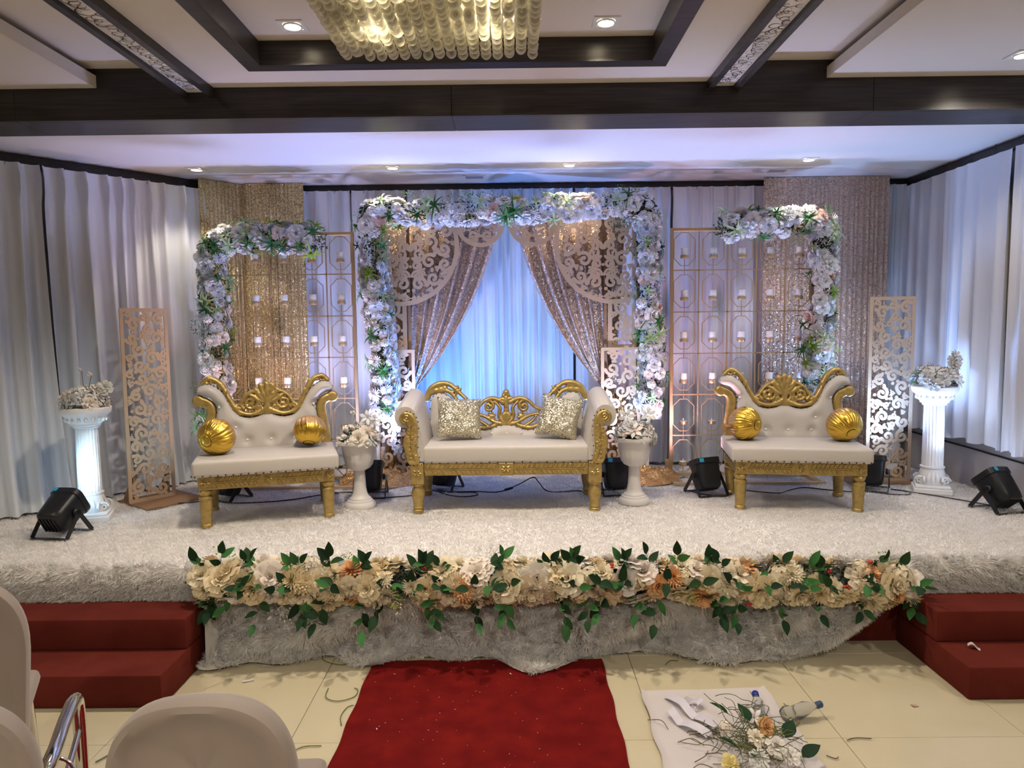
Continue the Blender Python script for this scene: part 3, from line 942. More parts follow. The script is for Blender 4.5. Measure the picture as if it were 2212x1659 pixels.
# ================================================================ scroll-cut boards
def pack(inside, bbox, rmin, rmax, n, seed, mirror=None):
    """circles grown until they touch each other or the border, large ones first: the beds of the scrolls"""
    rr = random.Random(seed)
    C = []
    for q in range(n):
        thr = rmax * .93 + (rmin - rmax * .93) * min(1, q / (n * .8))
        x = rr.uniform(bbox[0], bbox[1]); z = rr.uniform(bbox[2], bbox[3])
        r = min(rmax, -inside(x, z))
        if mirror is not None: r = min(r, abs(x - mirror))
        if r < thr: continue
        for (a, b, c) in C:
            r = min(r, math.hypot(x - a, z - b) - c)
            if r < thr: break
        if r >= thr:
            C.append((x, z, r))
            if mirror is not None and -inside(2 * mirror - x, z) > rmin * .7:
                C.append((2 * mirror - x, z, min(r, -inside(2 * mirror - x, z))))
    return C
def scrolls(C, w, seed, mirror=None):
    dots = []
    for (x, z, r) in C:
        right = mirror is not None and x > mirror
        rs = random.Random(int(round(z * 1000)) + seed)
        a0 = rs.uniform(0, 2 * pi); turns = rs.choice((-1, 1)) * rs.uniform(1.08, 1.22)
        hw = min(w * .72, r * .26)
        if right: a0 = pi - a0; turns = -turns
        dots += spiral(x, z, r - hw * .55, r * .20, a0, turns, hw, hw * .75, n=int(70 * r / .05) + 16, bulb=1.35)
        # leaf-like web that ties the scroll to its neighbours
        for k in range(3):
            a = a0 + k * 2.1
            if right: a = a0 - k * 2.1
            dots += [(x + (r + hw * .2) * cos(a), z + (r + hw * .2) * sin(a), hw * 1.0)]
    return dots
def scroll_board(name, region, bbox, border, w, seed, cell, mirror=None, rmin=.014, rmax=.05, n=2600, material='gold_board', thick=.008, extra=None):
    X, Z, x0, z0 = field(*bbox, cell)
    reg = region(X, Z)
    one = lambda x, z: float(region(np.array(x), np.array(z))) + border * .75
    C = pack(one, bbox, rmin, rmax, n, seed, mirror)
    dots = scrolls(C, w, seed, mirror)
    if extra: dots += extra
    st_ = sd_dots(X, Z, dots)
    sd = np.maximum(reg, np.minimum(-border - reg, st_))
    return cutout(name, sd, x0, z0, cell, thick, material, smooth=35)
def rect_sd(x0, x1, z0, z1):
    cx, cz, hx, hz = (x0 + x1) / 2, (z0 + z1) / 2, (x1 - x0) / 2, (z1 - z0) / 2
    def f(X, Z):
        qx = np.abs(X - cx) - hx; qz = np.abs(Z - cz) - hz
        return np.hypot(np.maximum(qx, 0), np.maximum(qz, 0)) + np.minimum(np.maximum(qx, qz), 0)
    return f

# free-standing boards at both ends of the stage
JW, JH = 0.325, 1.33
jm = scroll_board('scroll_panel', rect_sd(-JW / 2, JW / 2, 0, JH), (-JW / 2, JW / 2, 0, JH), .024, .0165, 5, .0050, rmin=.016, rmax=.050, n=5000)
def standing_board(loc, rz, label, basebox, jz=1.0, lean=0):
    t = thing('scroll_screen', label, 'screen', loc, rz, 'free-standing gold scroll boards')
    obj('scroll_panel', jm, t, (0, 0, .016), (lean, 0, 0), (1, 1, jz))
    MB().rbox(*basebox, .002, .016, .003).build('base_board', 'plywood', t, 40)
    for s in (-1, 1):
        MB().prism([(0, 0), (.16, 0), (0, .22)], -.006, .006).build('bracket', 'plywood', t, None, (s * .12, .006, .016), (0, 0, pi / 2))
standing_board((-2.535, 4.93, ZS), radians(53), 'gold scroll-cut standing board beside the left pedestal column', (-.16, .26, -.24, .18), 1.0)
standing_board((2.765, 5.27, ZS), radians(-3), 'gold scroll-cut standing board beside the right pedestal column', (-.30, .20, -.06, .20), 1.025)

# the arch: quarter-disc top with half-disc, side strip and lower board
def arch_side(side):
    mx = (lambda x: x) if side < 0 else (lambda x: 2 * AXC - x)
    sgn = 1 if side < 0 else -1
    t = thing('arch_screen', 'scroll-cut gold arch panel on the %s of the central sofa' % ('left' if side < 0 else 'right'), 'screen', (AXC, 5.50, 0), 0, 'scroll-cut panels of the arch')
    c0 = (-.863 - AXC, 2.272); R = .455
    quarter = lambda X, Z: np.maximum(np.maximum(np.hypot(X - c0[0], Z - c0[1]) - R, -.985 - X), Z - 2.52)
    axis = -.78 - AXC
    extra = spiral(axis - .055, 2.04, .046, .012, 0, 1.5, .010, .007) + spiral(axis + .055, 2.04, .046, .012, pi, -1.5, .010, .007)
    extra += spiral(axis - .06, 2.20, .05, .012, -.5, -1.5, .010, .007) + spiral(axis + .06, 2.20, .05, .012, pi + .5, 1.5, .010, .007)
    me = scroll_board('arch_fan', quarter, (-.985, c0[0] + R, c0[1] - R, 2.52), .034, .0185, 21, .0062, mirror=axis, rmin=.018, rmax=.062, n=6000, extra=extra)
    obj('arch_fan', me, t, (0, 0, 0), None, (sgn, 1, 1))
    h0 = (-.247 - AXC, 2.445); r2 = .19
    half = lambda X, Z: np.maximum(np.hypot(X - h0[0], Z - h0[1]) - r2, Z - 2.5)
    me = scroll_board('arch_half_disc', half, (h0[0] - r2, h0[0] + r2, h0[1] - r2, 2.5), .030, .0155, 22, .0055, mirror=h0[0], rmin=.016, rmax=.045)
    obj('arch_half_disc', me, t, (0, -.012, 0), None, (sgn, 1, 1))
    me = scroll_board('side_strip', rect_sd(-.985, -.768, 1.475, 1.90), (-.985, -.768, 1.475, 1.90), .032, .0165, 23, .0055, rmin=.016, rmax=.055, n=4000)
    obj('side_strip', me, t, (0, .009, 0), None, (sgn, 1, 1))
    me = scroll_board('lower_board', rect_sd(-1.012, -.711, ZS + .012, 1.485), (-1.012, -.711, ZS + .012, 1.485), .024, .0165, 24, .0056, rmin=.016, rmax=.058, n=5000)
    obj('lower_board', me, t, (0, -.02, 0), None, (sgn, 1, 1))
    MB().rbox(-.60 - .45, -.60 + .0, -.03, .10, ZS + .002, ZS + .014, .003).build('base_board', 'plywood', t, 40, None, None, (sgn, 1, 1))
    for x in (-1.0, -.75):
        MB().box(x - .012, x + .012, .012, .03, ZS + .014, 2.5).build('back_post', 'plywood', t, None, None, None, (sgn, 1, 1))
arch_side(-1)
arch_side(1)
# pole that carries the arch garland
MB_ = MB()
ap = thing('garland_stand', 'thin white metal frame carrying the central flower garland', 'frame', (AXC, 5.44, 0))
for x in (-1.0, 1.06):
    MB().box(x - .012, x + .012, -.012, .012, ZS + .002, 2.53).build('post', 'white_metal', ap)
    MB().box(x - .10, x + .10, -.10, .10, ZS + .002, ZS + .010).build('foot_plate', 'white_metal', ap)
MB().box(-1.0, 1.06, -.012, .012, 2.506, 2.53).build('top_bar', 'white_metal', ap)

# ================================================================ gold candle stands
GW, GT, GB = 1.09, 2.38, 0.484
ROW = (GT - GB) / 6; CW = GW / 5
def candle_stand(x0, y, rz, label, side, low):
    """x0 = left edge; the frame stands in the xz plane"""
    t = thing('candle_stand', label, 'candle stand', (x0, y, 0), rz, 'gold octagon candle stands')
    w = .0125
    for nm, bx in (('upright', (0, 2 * w, -w, w, GB, GT)), ('upright', (GW - 2 * w, GW, -w, w, GB, GT)), ('top_rail', (2 * w, GW - 2 * w, -w, w, GT - 2 * w, GT)), ('bottom_rail', (2 * w, GW - 2 * w, -w, w, GB, GB + 2 * w))):
        MB().rbox(*bx, .002, seg=1).build(nm, 'gold_tube', t)
    for x in (0, GW - 2 * w):
        MB().rbox(x - .028, x - .001, -.012, .012, GB - .022, GB + .13, .002, seg=1).build('socket', 'gold_tube', t)
        MB().rbox(x - .02, x + .02, -.24, .02, ZS + .004, ZS + .026, .002, seg=1).build('base_foot', 'gold_tube', t)
    MB().rbox(-.02, GW + .02, -.262, -.24, ZS + .004, ZS + .026, .002, seg=1).build('base_rail', 'gold_tube', t)
    s = .0042
    for i in range(1, 5):
        MB().box(i * CW - s, i * CW + s, -s, s, GB, GT).build('thin_upright', 'gold_tube', t)
    for j in range(1, 6):
        MB().box(0, GW, -s, s, GB + j * ROW - s, GB + j * ROW + s).build('thin_rail', 'gold_tube', t)
    ow, oh, k = .080, .123, .052
    pts = [(-ow, 0, -oh + k), (-ow, 0, oh - k), (-ow + k, 0, oh), (ow - k, 0, oh), (ow, 0, oh - k), (ow, 0, -oh + k), (ow - k, 0, -oh), (-ow + k, 0, -oh)]
    octo = MB().tube(pts, .0042, 4, closed=True).mesh('octagon', 'gold_tube')
    cup = MB().lathe([(.0, .0), (.031, .0), (.032, .002), (.032, .024), (.030, .024), (.030, .004), (0, .004)], 18, cap=False)
    cup.tube([(0, 0, -.125), (0, 0, .001)], .0032, 6)
    cup_me = cup.mesh('candle_cup', 'gold_tube', 40)
    can = MB().lathe([(0, 0), (.0255, 0), (.026, .002), (.026, .070), (.024, .073), (.010, .069), (0, .068)], 16, cap=False)
    can_me = can.mesh('candle', 'candle_wax', 50)
    wick = MB().tube([(0, 0, .066), (.001, 0, .079)], .0012, 5).mesh('wick', 'wick')
    tea = MB().lathe([(0, 0), (.028, 0), (.028, .021), (.006, .022), (0, .022)], 14, cap=False)
    tea.lathe([(.005, .021), (.006, .028), (.001, .042)], 8)
    tea_me = tea.mesh('tealight', 'candle_wax', 40)
    ords = ('first', 'second', 'third', 'fourth', 'fifth', 'sixth')
    for c in range(5):
        for r in range(6):
            zb = GT - (r + 1) * ROW
            cx = (c + .5) * CW
            obj('octagon', octo, t, (cx, 0, zb + ROW * .5))
            obj('candle_cup', cup_me, t, (cx, 0, zb + .088))
            M = Matrix.Translation((x0, y, 0)) @ Matrix.Rotation(rz, 4, 'Z')
            p = M @ Vector((cx, 0, zb + .0925))
            if r < 4:
                if side == 'left' and c == 0 and r in (0, 2): continue
                tilt = random.uniform(-.05, .05)
                o = obj('candle', can_me, None, p, (0, tilt, random.uniform(0, 6)))
                tag(o, 'white pillar candle, %s row and %s column of the %s gold candle stand' % (ords[r], ords[c], side), 'candle', 'pillar candles on the %s stand' % side)
                obj('wick', wick, o)
            elif (c, r) in low:
                o = obj('tealight', tea_me, None, p)
                tag(o, 'small tealight, %s row and %s column of the %s gold candle stand' % (ords[r], ords[c], side), 'tealight', 'tealights on the right stand')
candle_stand(-2.292, 5.50, 0, 'gold octagon grid candle stand behind the left settee', 'left', ())
candle_stand(1.19, 5.50, 0, 'gold octagon grid candle stand behind the right settee', 'right', ((0, 4), (1, 4), (0, 5), (1, 5)))

# ================================================================ flowers and leaves (unit radius about 1 = 5 cm at scale .05)
def petal(mb, a0, hw, r0, R, h0, H, curl, seed=0, nu=3, nv=3, wav=.06, point=0.0):
    """conical petal patch: from radius r0 to R, height h0 to H, tip curled outwards"""
    rr = random.Random(seed)
    p = rr.uniform(0, 6)
    def f(u, v):
        s = u * 2 - 1
        shape = sin(pi * (.18 + .64 * v)) if not point else (sin(pi * min(1, v * .98 + .02)) ** .7 + .05)
        a = a0 + s * hw * shape
        r = r0 + (R - r0) * v ** 1.2 + curl * v ** 3
        z = h0 + (H - h0) * v ** .8 - curl * .8 * max(0, v - .55) ** 1.5 * 3 - .10 * s * s * (H - h0) * v
        z += wav * sin(s * 4 + p) * v
        return (r * cos(a), r * sin(a), z)
    mb.grid(f, nu, nv)
def rose_mb(seed=1, open_=1.0):
    b = MB(); rr = random.Random(seed)
    for ring, (n, r0, R, H, hw, curl) in enumerate(((3, .02, .14, .82, 1.25, .0), (4, .10, .34, .86, 1.0, .05), (5, .18, .60, .78, .85, .14), (6, .24, .92, .56, .72, .24), (6, .26, 1.05, .26, .62, .30))):
        off = rr.uniform(0, 6)
        for k in range(n):
            petal(b, off + 2 * pi * k / n + rr.uniform(-.1, .1), hw, r0, R * rr.uniform(.93, 1.06) * open_, -.05, H * rr.uniform(.92, 1.06), curl, rr.random())
    return b
def mum_mb(seed=2, n=78):
    b = MB(); rr = random.Random(seed)
    ga = pi * (3 - sqrt(5))
    for k in range(n):
        t = (k + .5) / n
        el = radians(86 - 96 * t ** .8); a = k * ga
        L = (.55 + .5 * t) * rr.uniform(.9, 1.1)
        d = Vector((cos(el) * cos(a), cos(el) * sin(a), sin(el)))
        s = Vector((-sin(a), cos(a), 0)); up = d.cross(s)
        w = .085
        base = Vector((0, 0, .12)) + d * .10
        V = [base - s * w * .5, base + s * w * .5]
        for q, ww in ((.55, w * 1.15), (1.0, w * .75)):
            c = base + d * L * q + up * -.12 * q * q * (1 - t * 1.4)
            V += [c - s * ww, c + s * ww]
        b.add(V, [(0, 1, 3, 2), (2, 3, 5, 4)])
    return b
def peony_mb(seed=3):
    b = MB(); rr = random.Random(seed)
    for (n, r0, R, H, hw, curl) in ((5, .05, .42, .58, .75, .0), (6, .12, .78, .46, .62, .1), (6, .15, 1.08, .22, .66, .16)):
        off = rr.uniform(0, 6)
        for k in range(n):
            petal(b, off + 2 * pi * k / n, hw, r0, R * rr.uniform(.88, 1.1), .0, H * rr.uniform(.85, 1.2), curl, rr.random(), 4, 3, .12)
    return b
def hydrangea_mb(seed=4, n=30):
    b = MB(); rr = random.Random(seed)
    ga = pi * (3 - sqrt(5))
    for k in range(n):
        z = 1 - 1.05 * (k + .5) / n; r = sqrt(max(0, 1 - z * z)); a = k * ga
        d = Vector((r * cos(a), r * sin(a), z)).normalized()
        q = d.to_track_quat('Z', 'Y').to_matrix().to_4x4()
        M = Matrix.Translation(d * rr.uniform(.78, .95)) @ q @ Matrix.Rotation(rr.uniform(0, 6), 4, 'Z')
        for p in range(4):
            a2 = p * pi / 2
            c, s = cos(a2), sin(a2)
            w = .15; L = .30
            b.add([(0, 0, 0), (c * L * .55 - s * w, s * L * .55 + c * w, .05), (c * L, s * L, .02), (c * L * .55 + s * w, s * L * .55 - c * w, .05)], [(0, 3, 2, 1)], M)
    return b
def lily_mb(seed=5):
    b = MB(); rr = random.Random(seed)
    for k in range(6):
        petal(b, 2 * pi * k / 6, .42, .06, .85 if k % 2 else .95, .0, .75, .35, rr.random(), 2, 5, .03, point=1)
    return b
def bud_mb():
    b = MB()
    b.lathe([(.03, -.1), (.22, .05), (.30, .35), (.22, .65), (.06, .85)], 8)
    for k in range(3):
        petal(b, 2 * pi * k / 3, .9, .15, .42, .0, .80, .05, k)
    return b
def leaf_fn(L, W, bend, fold=.25):
    def f(u, v):
        s = u * 2 - 1
        w = W * sin(pi * v ** .8) ** .9 * (1 if 0 < v < 1 else .02)
        return (s * w, L * v, bend * v * v + fold * abs(s) * w)
    return f
leaf_big = MB().grid(leaf_fn(1.0, .27, -.18), 2, 6).mesh('leaf', 'leaf_dark', 60)
leaf_mid_me = MB().grid(leaf_fn(1.0, .24, -.10), 2, 6).mesh('leaf', 'leaf_mid', 60)
def tuft_mb(seed, n=11, L=1.15, W=.085, spread=1.0):
    """arching strap leaves from one point"""
    b = MB(); rr = random.Random(seed)
    for k in range(n):
        a = 2 * pi * k / n + rr.uniform(-.25, .25); el = rr.uniform(.15, 1.0) * spread; l = L * rr.uniform(.7, 1.1)
        def f(u, v):
            s = u * 2 - 1
            w = W * (1 - v ** 2.2) + .003
            r = l * (v * cos(el) + .12 * v * v); z = l * (v * sin(el) - .62 * v * v)
            return (r * cos(a) - s * w * sin(a), r * sin(a) + s * w * cos(a), z + .3 * w * abs(s))
        b.grid(f, 2, 6)
    return b
def spray_mb(seed, n=26):
    """fine filler greenery"""
    b = MB(); rr = random.Random(seed)
    for k in range(n):
        d = Vector((rr.gauss(0, 1), rr.gauss(0, 1), abs(rr.gauss(0, 1)) + .2)).normalized()
        p = d * rr.uniform(.4, 1.0); s = d.cross(Vector((rr.random(), rr.random(), rr.random()))).normalized()
        b.add([p - s * .07, p + d * .16, p + s * .07, p - d * .05], [(0, 1, 2, 3)])
        if k % 3 == 0:
            b.add([s * .012, -s * .012, p], [(0, 1, 2)])
    return b
FL = {}
def reg(key, mb, material, smooth=100):
    FL[key] = mb.mesh(key.split('/')[0], material, smooth)
for suf, m_ in (('white', 'petal_white'), ('ivory', 'petal_ivory'), ('blush', 'petal_blush'), ('yellow', 'petal_yellow'), ('cream', 'petal_cream'), ('peach', 'petal_peach')):
    reg('rose/' + suf, rose_mb(hash(suf) % 7 + 1 if False else len(suf)), m_)
    reg('chrysanthemum/' + suf, mum_mb(len(suf) + 3), m_)
    reg('peony/' + suf, peony_mb(len(suf) + 5), m_)
    reg('hydrangea/' + suf, hydrangea_mb(len(suf) + 9), m_)
for suf in ('white', 'ivory', 'yellow'):
    reg('lily/' + suf, lily_mb(), 'petal_' + suf)
    reg('rosebud/' + suf, bud_mb(), 'petal_' + suf)
reg('strap_leaf_tuft/green', tuft_mb(1, 9, 1.35), 'leaf_mid', 60)
reg('strap_leaf_tuft/pale', tuft_mb(2, 8, 1.35), 'leaf_pale', 60)
reg('strap_leaf_tuft/lime', tuft_mb(3, 12), 'leaf_lime', 60)
reg('greenery_spray/lime', spray_mb(1), 'leaf_lime')
reg('greenery_spray/mid', spray_mb(2), 'leaf_mid')
reg('greenery_spray/white', spray_mb(3, 34), 'petal_white')
bb = MB()
for (x, y, z) in ((0, 0, .5), (.34, .1, .40), (-.22, .28, .44)):
    bb.ball((x, y, z), .2, 10, 7); bb.tube([(0, 0, -.3), (x * .6, y * .6, z * .4), (x, y, z)], .025, 4)
reg('berry_cluster/red', bb, 'berry_red', 179)

def place(key, parent, p, d, size, spin=None, rr=random, jit=.35):
    d = Vector(d).normalized() + Vector((rr.uniform(-jit, jit), rr.uniform(-jit, jit), rr.uniform(-jit, jit)))
    o = obj(key.split('/')[0], FL[key], parent)
    if 'spray' in key: o['kind'] = 'stuff'
    q = d.to_track_quat('Z', 'Y').to_matrix().to_4x4()
    M = Matrix.Translation(p) @ q @ Matrix.Rotation(rr.uniform(0, 6.28) if spin is None else spin, 4, 'Z') @ Matrix.Scale(size, 4)
    o.matrix_local = M
    return o
def pick(rr, table):
    x = rr.random() * sum(w for _, w in table)
    for k, w in table:
        x -= w
        if x <= 0: return k
    return table[-1][0]
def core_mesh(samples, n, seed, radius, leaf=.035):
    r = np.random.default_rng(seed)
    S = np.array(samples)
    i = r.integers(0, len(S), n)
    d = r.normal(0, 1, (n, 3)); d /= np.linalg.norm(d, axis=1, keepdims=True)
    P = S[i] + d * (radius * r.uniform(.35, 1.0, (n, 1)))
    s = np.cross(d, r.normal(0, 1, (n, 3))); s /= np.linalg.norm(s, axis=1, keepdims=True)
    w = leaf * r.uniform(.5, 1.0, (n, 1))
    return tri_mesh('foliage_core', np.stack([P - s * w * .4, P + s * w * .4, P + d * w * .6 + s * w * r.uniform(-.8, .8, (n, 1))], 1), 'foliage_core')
def garland(name, label, path, radius, n, table, size, seed, group, face=(0, -1, 0), arc=2.0, origin=(0, 0, 0), core=2600):
    """flowers packed round a core along a path, mostly on the side that faces the hall"""
    rr = random.Random(seed)
    P = [Vector(p) for p in smooth_path(path, 10)]
    L = [0]
    for a, b in zip(P[:-1], P[1:]): L.append(L[-1] + (b - a).length)
    t = thing(name, label, 'garland', origin, 0, group)
    O = Vector(origin)
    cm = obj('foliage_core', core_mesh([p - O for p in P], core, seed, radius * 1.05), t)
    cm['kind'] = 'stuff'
    face = Vector(face).normalized()
    # blue-noise placement on the unrolled tube
    pts = []
    tries = 0
    mind = sqrt(L[-1] * radius * arc * 2 / n) * .80
    while len(pts) < n and tries < n * 60:
        tries += 1
        s = rr.uniform(0, L[-1]); a = rr.uniform(-arc, arc) * rr.uniform(.75, 1)
        if all((s - s2) ** 2 + (radius * (a - a2)) ** 2 > mind ** 2 for s2, a2 in pts):
            pts.append((s, a))
        elif tries % 400 == 0:
            mind *= .96
    for s, a in pts:
        i = max(k for k in range(len(L)) if L[k] <= s)
        i = min(i, len(P) - 2)
        f = (s - L[i]) / max(1e-6, L[i + 1] - L[i])
        c = P[i].lerp(P[i + 1], f); tg = (P[i + 1] - P[i]).normalized()
        side = tg.cross(face).normalized()
        d = face * cos(a) + side * sin(a)
        key = pick(rr, table(s / L[-1], a, rr))
        sc = size * rr.uniform(.72, 1.28)
        if 'tuft' in key: sc *= 1.75
        if 'spray' in key: sc *= 1.3
        if 'berry' in key: sc *= .62
        lift = .55 if 'tuft' in key or 'spray' in key or 'berry' in key else .0
        place(key, t, c - O + d * (radius * rr.uniform(.78, 1.02) + lift * size), d, sc, rr=rr)
    return t, P

def arch_table(s, a, rr):
    return [('rose/white', 27), ('chrysanthemum/white', 34), ('peony/white', 7), ('hydrangea/white', 12), ('rose/ivory', 10), ('chrysanthemum/ivory', 5), ('rose/blush', 4 if s > .45 else 1.5), ('rose/yellow', 6 if .50 < s < .60 else 0),
            ('strap_leaf_tuft/green', 9), ('strap_leaf_tuft/pale', 12), ('strap_leaf_tuft/lime', 9 if .24 < s < .36 else 1), ('greenery_spray/lime', 7), ('greenery_spray/mid', 12)]
garland('flower_garland', 'large white flower garland over the central arch', [(-1.00, 5.40, .99), (-.985, 5.40, 1.4), (-1.03, 5.40, 1.9), (-1.055, 5.40, 2.42), (-1.0, 5.40, 2.505), (-.5, 5.40, 2.50), (.2, 5.40, 2.515), (.9, 5.40, 2.53), (1.0, 5.40, 2.45), (.995, 5.40, 1.9), (1.03, 5.40, 1.4), (1.015, 5.40, .97)],
        .080, 300, arch_table, .045, 101, 'white flower garlands of the backdrop', origin=(AXC, 5.40, .9), core=5200)
def side_table(s, a, rr):
    return [('rose/white', 27), ('chrysanthemum/white', 34), ('peony/white', 7), ('hydrangea/white', 12), ('rose/ivory', 8), ('rose/blush', 1.5), ('strap_leaf_tuft/green', 10), ('strap_leaf_tuft/pale', 12), ('strap_leaf_tuft/lime', 3), ('greenery_spray/mid', 11), ('greenery_spray/lime', 6)]
garland('flower_garland', 'white flower garland over the left candle stand', [(-2.24, 5.38, 1.10), (-2.24, 5.38, 1.6), (-2.23, 5.38, 2.1), (-2.20, 5.38, 2.28), (-2.08, 5.38, 2.325), (-1.8, 5.38, 2.33), (-1.45, 5.38, 2.31)],
        .088, 125, side_table, .047, 102, 'white flower garlands of the backdrop', origin=(-2.2, 5.38, 1.1), core=2400)
garland('flower_garland', 'white flower garland over the right candle stand', [(1.56, 5.38, 2.37), (1.8, 5.38, 2.385), (2.08, 5.38, 2.40), (2.27, 5.38, 2.38), (2.29, 5.38, 2.2), (2.28, 5.38, 1.7), (2.27, 5.38, 1.14)],
        .082, 125, side_table, .047, 103, 'white flower garlands of the backdrop', origin=(2.2, 5.38, 1.1), core=2400)
garland('flower_garland', 'short white flower strand hanging low beside the left gold ball cushion', [(-2.30, 5.30, .90), (-2.29, 5.30, 1.04)], .05, 9, side_table, .052, 104, 'white flower garlands of the backdrop', origin=(-2.3, 5.3, .9), core=120)
garland('flower_garland', 'thin strand of small white blossoms hanging left of the central sofa', [(-.90, 5.36, .72), (-.89, 5.36, .98)], .018, 12, lambda s, a, rr: [('peony/white', 2), ('rosebud/white', 1)], .030, 105, 'white flower garlands of the backdrop', origin=(-.9, 5.36, .72), core=40)

# long border along the stage edge with leafy sprigs and berries
def front_table(s, a, rr):
    return [('rose/cream', 30), ('chrysanthemum/cream', 22), ('peony/cream', 22), ('rose/ivory', 10), ('hydrangea/cream', 8), ('chrysanthemum/peach', 7 if .12 < s < .45 or s > .85 else 1.5), ('rose/peach', 1), ('berry_cluster/red', 6), ('greenery_spray/white', 5), ('greenery_spray/lime', 4)]
FPATH = [(-1.56, 3.50, .40), (-1.0, 3.49, .385), (-.3, 3.49, .375), (.4, 3.49, .39), (1.1, 3.49, .37), (1.93, 3.50, .345)]
fg, FP = garland('flower_border', 'long cream flower border along the front edge of the stage', FPATH, .085, 205, front_table, .055, 201, None, face=(0, -.80, .60), arc=1.75, origin=(0, 3.5, .4), core=6000)
def sprig(parent, p, d, L, rr, nl=5):
    d = Vector(d).normalized()
    s = d.cross(Vector((rr.uniform(-1, 1), rr.uniform(-1, 1), rr.uniform(-1, 1)))).normalized()
    bend = Vector((0, 0, -.25))
    pts = [p + d * L * t + bend * L * t * t for t in (0, .33, .66, 1)]
    o = MB().tube(pts, [.0022, .0018, .0014, .001], 4).build('leaf_sprig', 'wire_brown', parent)
    for k in range(nl):
        t = .35 + .65 * k / (nl - 1)
        q = p + d * L * t + bend * L * t * t
        sg = 1 if k % 2 else -1
        dd = (d * (.55 if k < nl - 1 else 1.2) + s * sg * (.8 if k < nl - 1 else .05)).normalized()
        nn = Vector((0, -.8, .6)) + Vector((rr.uniform(-.5, .5), rr.uniform(-.5, .5), rr.uniform(-.5, .5)))
        x = dd.cross(nn).normalized(); z = x.cross(dd)
        M = Matrix((x, dd, z)).transposed().to_4x4()
        lf = obj('leaf', rr.choice((leaf_big, leaf_big, leaf_mid_me)), o)
        lf.matrix_local = Matrix.Translation(q) @ M @ Matrix.Scale(rr.uniform(.062, .088), 4)
rr = random.Random(77)
O = Vector((0, 3.5, .4))
for k in range(84):
    s = (k + rr.uniform(.1, .9)) / 84
    i = min(int(s * (len(FP) - 1)), len(FP) - 2)
    c = FP[i].lerp(FP[i + 1], s * (len(FP) - 1) - i) - O
    d = (Vector((rr.uniform(-.7, .7), -.35, 1.0)), Vector((rr.uniform(-.8, .8), -.75, -.55)), Vector((rr.uniform(-1.2, 1.2), -.9, .35)))[k % 3]
    sprig(fg, c + d.normalized() * .06, d, rr.uniform(.08, .16), rr, rr.choice((3, 4, 4)))

# ================================================================ carved gold seats
def mirrored(pts):
    """outline of the left half from bottom centre round to top centre, closed by mirroring"""
    return pts + [(-x, z) for x, z in reversed(pts) if abs(x) > 1e-6]
def flower_dots(x, z, r, n=6):
    out = [(x, z, r * .38)]
    for k in range(n):
        a = 2 * pi * k / n + .3
        out += [(x + r * .45 * cos(a), z + r * .45 * sin(a), r * .24), (x + r * .78 * cos(a), z + r * .78 * sin(a), r * .26)]
    return out
def nails(parent, pts, r=.0052, step=None):
    b = MB()
    for p in pts:
        b.ball(p, r, 6, 4)
    o = b.build('nail_trim', 'nail_brass', parent, 179)
    o['kind'] = 'stuff'
    return o
def rail_carving(b, x0, x1, y, z0, z1, pitch=.026):
    """two bands of slanting ribs on a rail face"""
    zm = (z0 + z1) / 2
    for (a, c, sl) in ((zm + .004, z1 - .005, 1), (z0 + .006, zm - .004, -1)):
        x = x0 + .01
        while x < x1 - .02:
            b.add([(x, y, a), (x + pitch * .72, y, a), (x + pitch * .72 + sl * .012, y, c), (x + sl * .012, y, c),
                   (x + .003, y - .005, a + .003), (x + pitch * .72 - .003, y - .005, a + .003), (x + pitch * .72 + sl * .012 - .003, y - .005, c - .003), (x + sl * .012 + .003, y - .005, c - .003)],
                  [(4, 5, 6, 7), (0, 1, 5, 4), (1, 2, 6, 5), (2, 3, 7, 6), (3, 0, 4, 7)])
            x += pitch
    b.box(x0, x1, y - .004, y, zm - .003, zm + .003)
def rosette(b, cx, y, cz, r):
    M0 = Matrix.Translation((cx, y, cz)) @ Matrix.Rotation(pi / 2, 4, 'X')
    for k in range(8):
        a = k * pi / 4
        M = M0 @ Matrix.Rotation(a, 4, 'Z')
        b.add([(0, 0, 0), (r * .5, r * .22, .003), (r * .95, 0, .002), (r * .5, -r * .22, .003), (r * .5, 0, .009)], [(0, 4, 1), (1, 4, 2), (2, 4, 3), (3, 4, 0)], M)
    b.lathe([(r * .22, 0), (r * .2, .010), (r * .06, .012)], 10, M0)

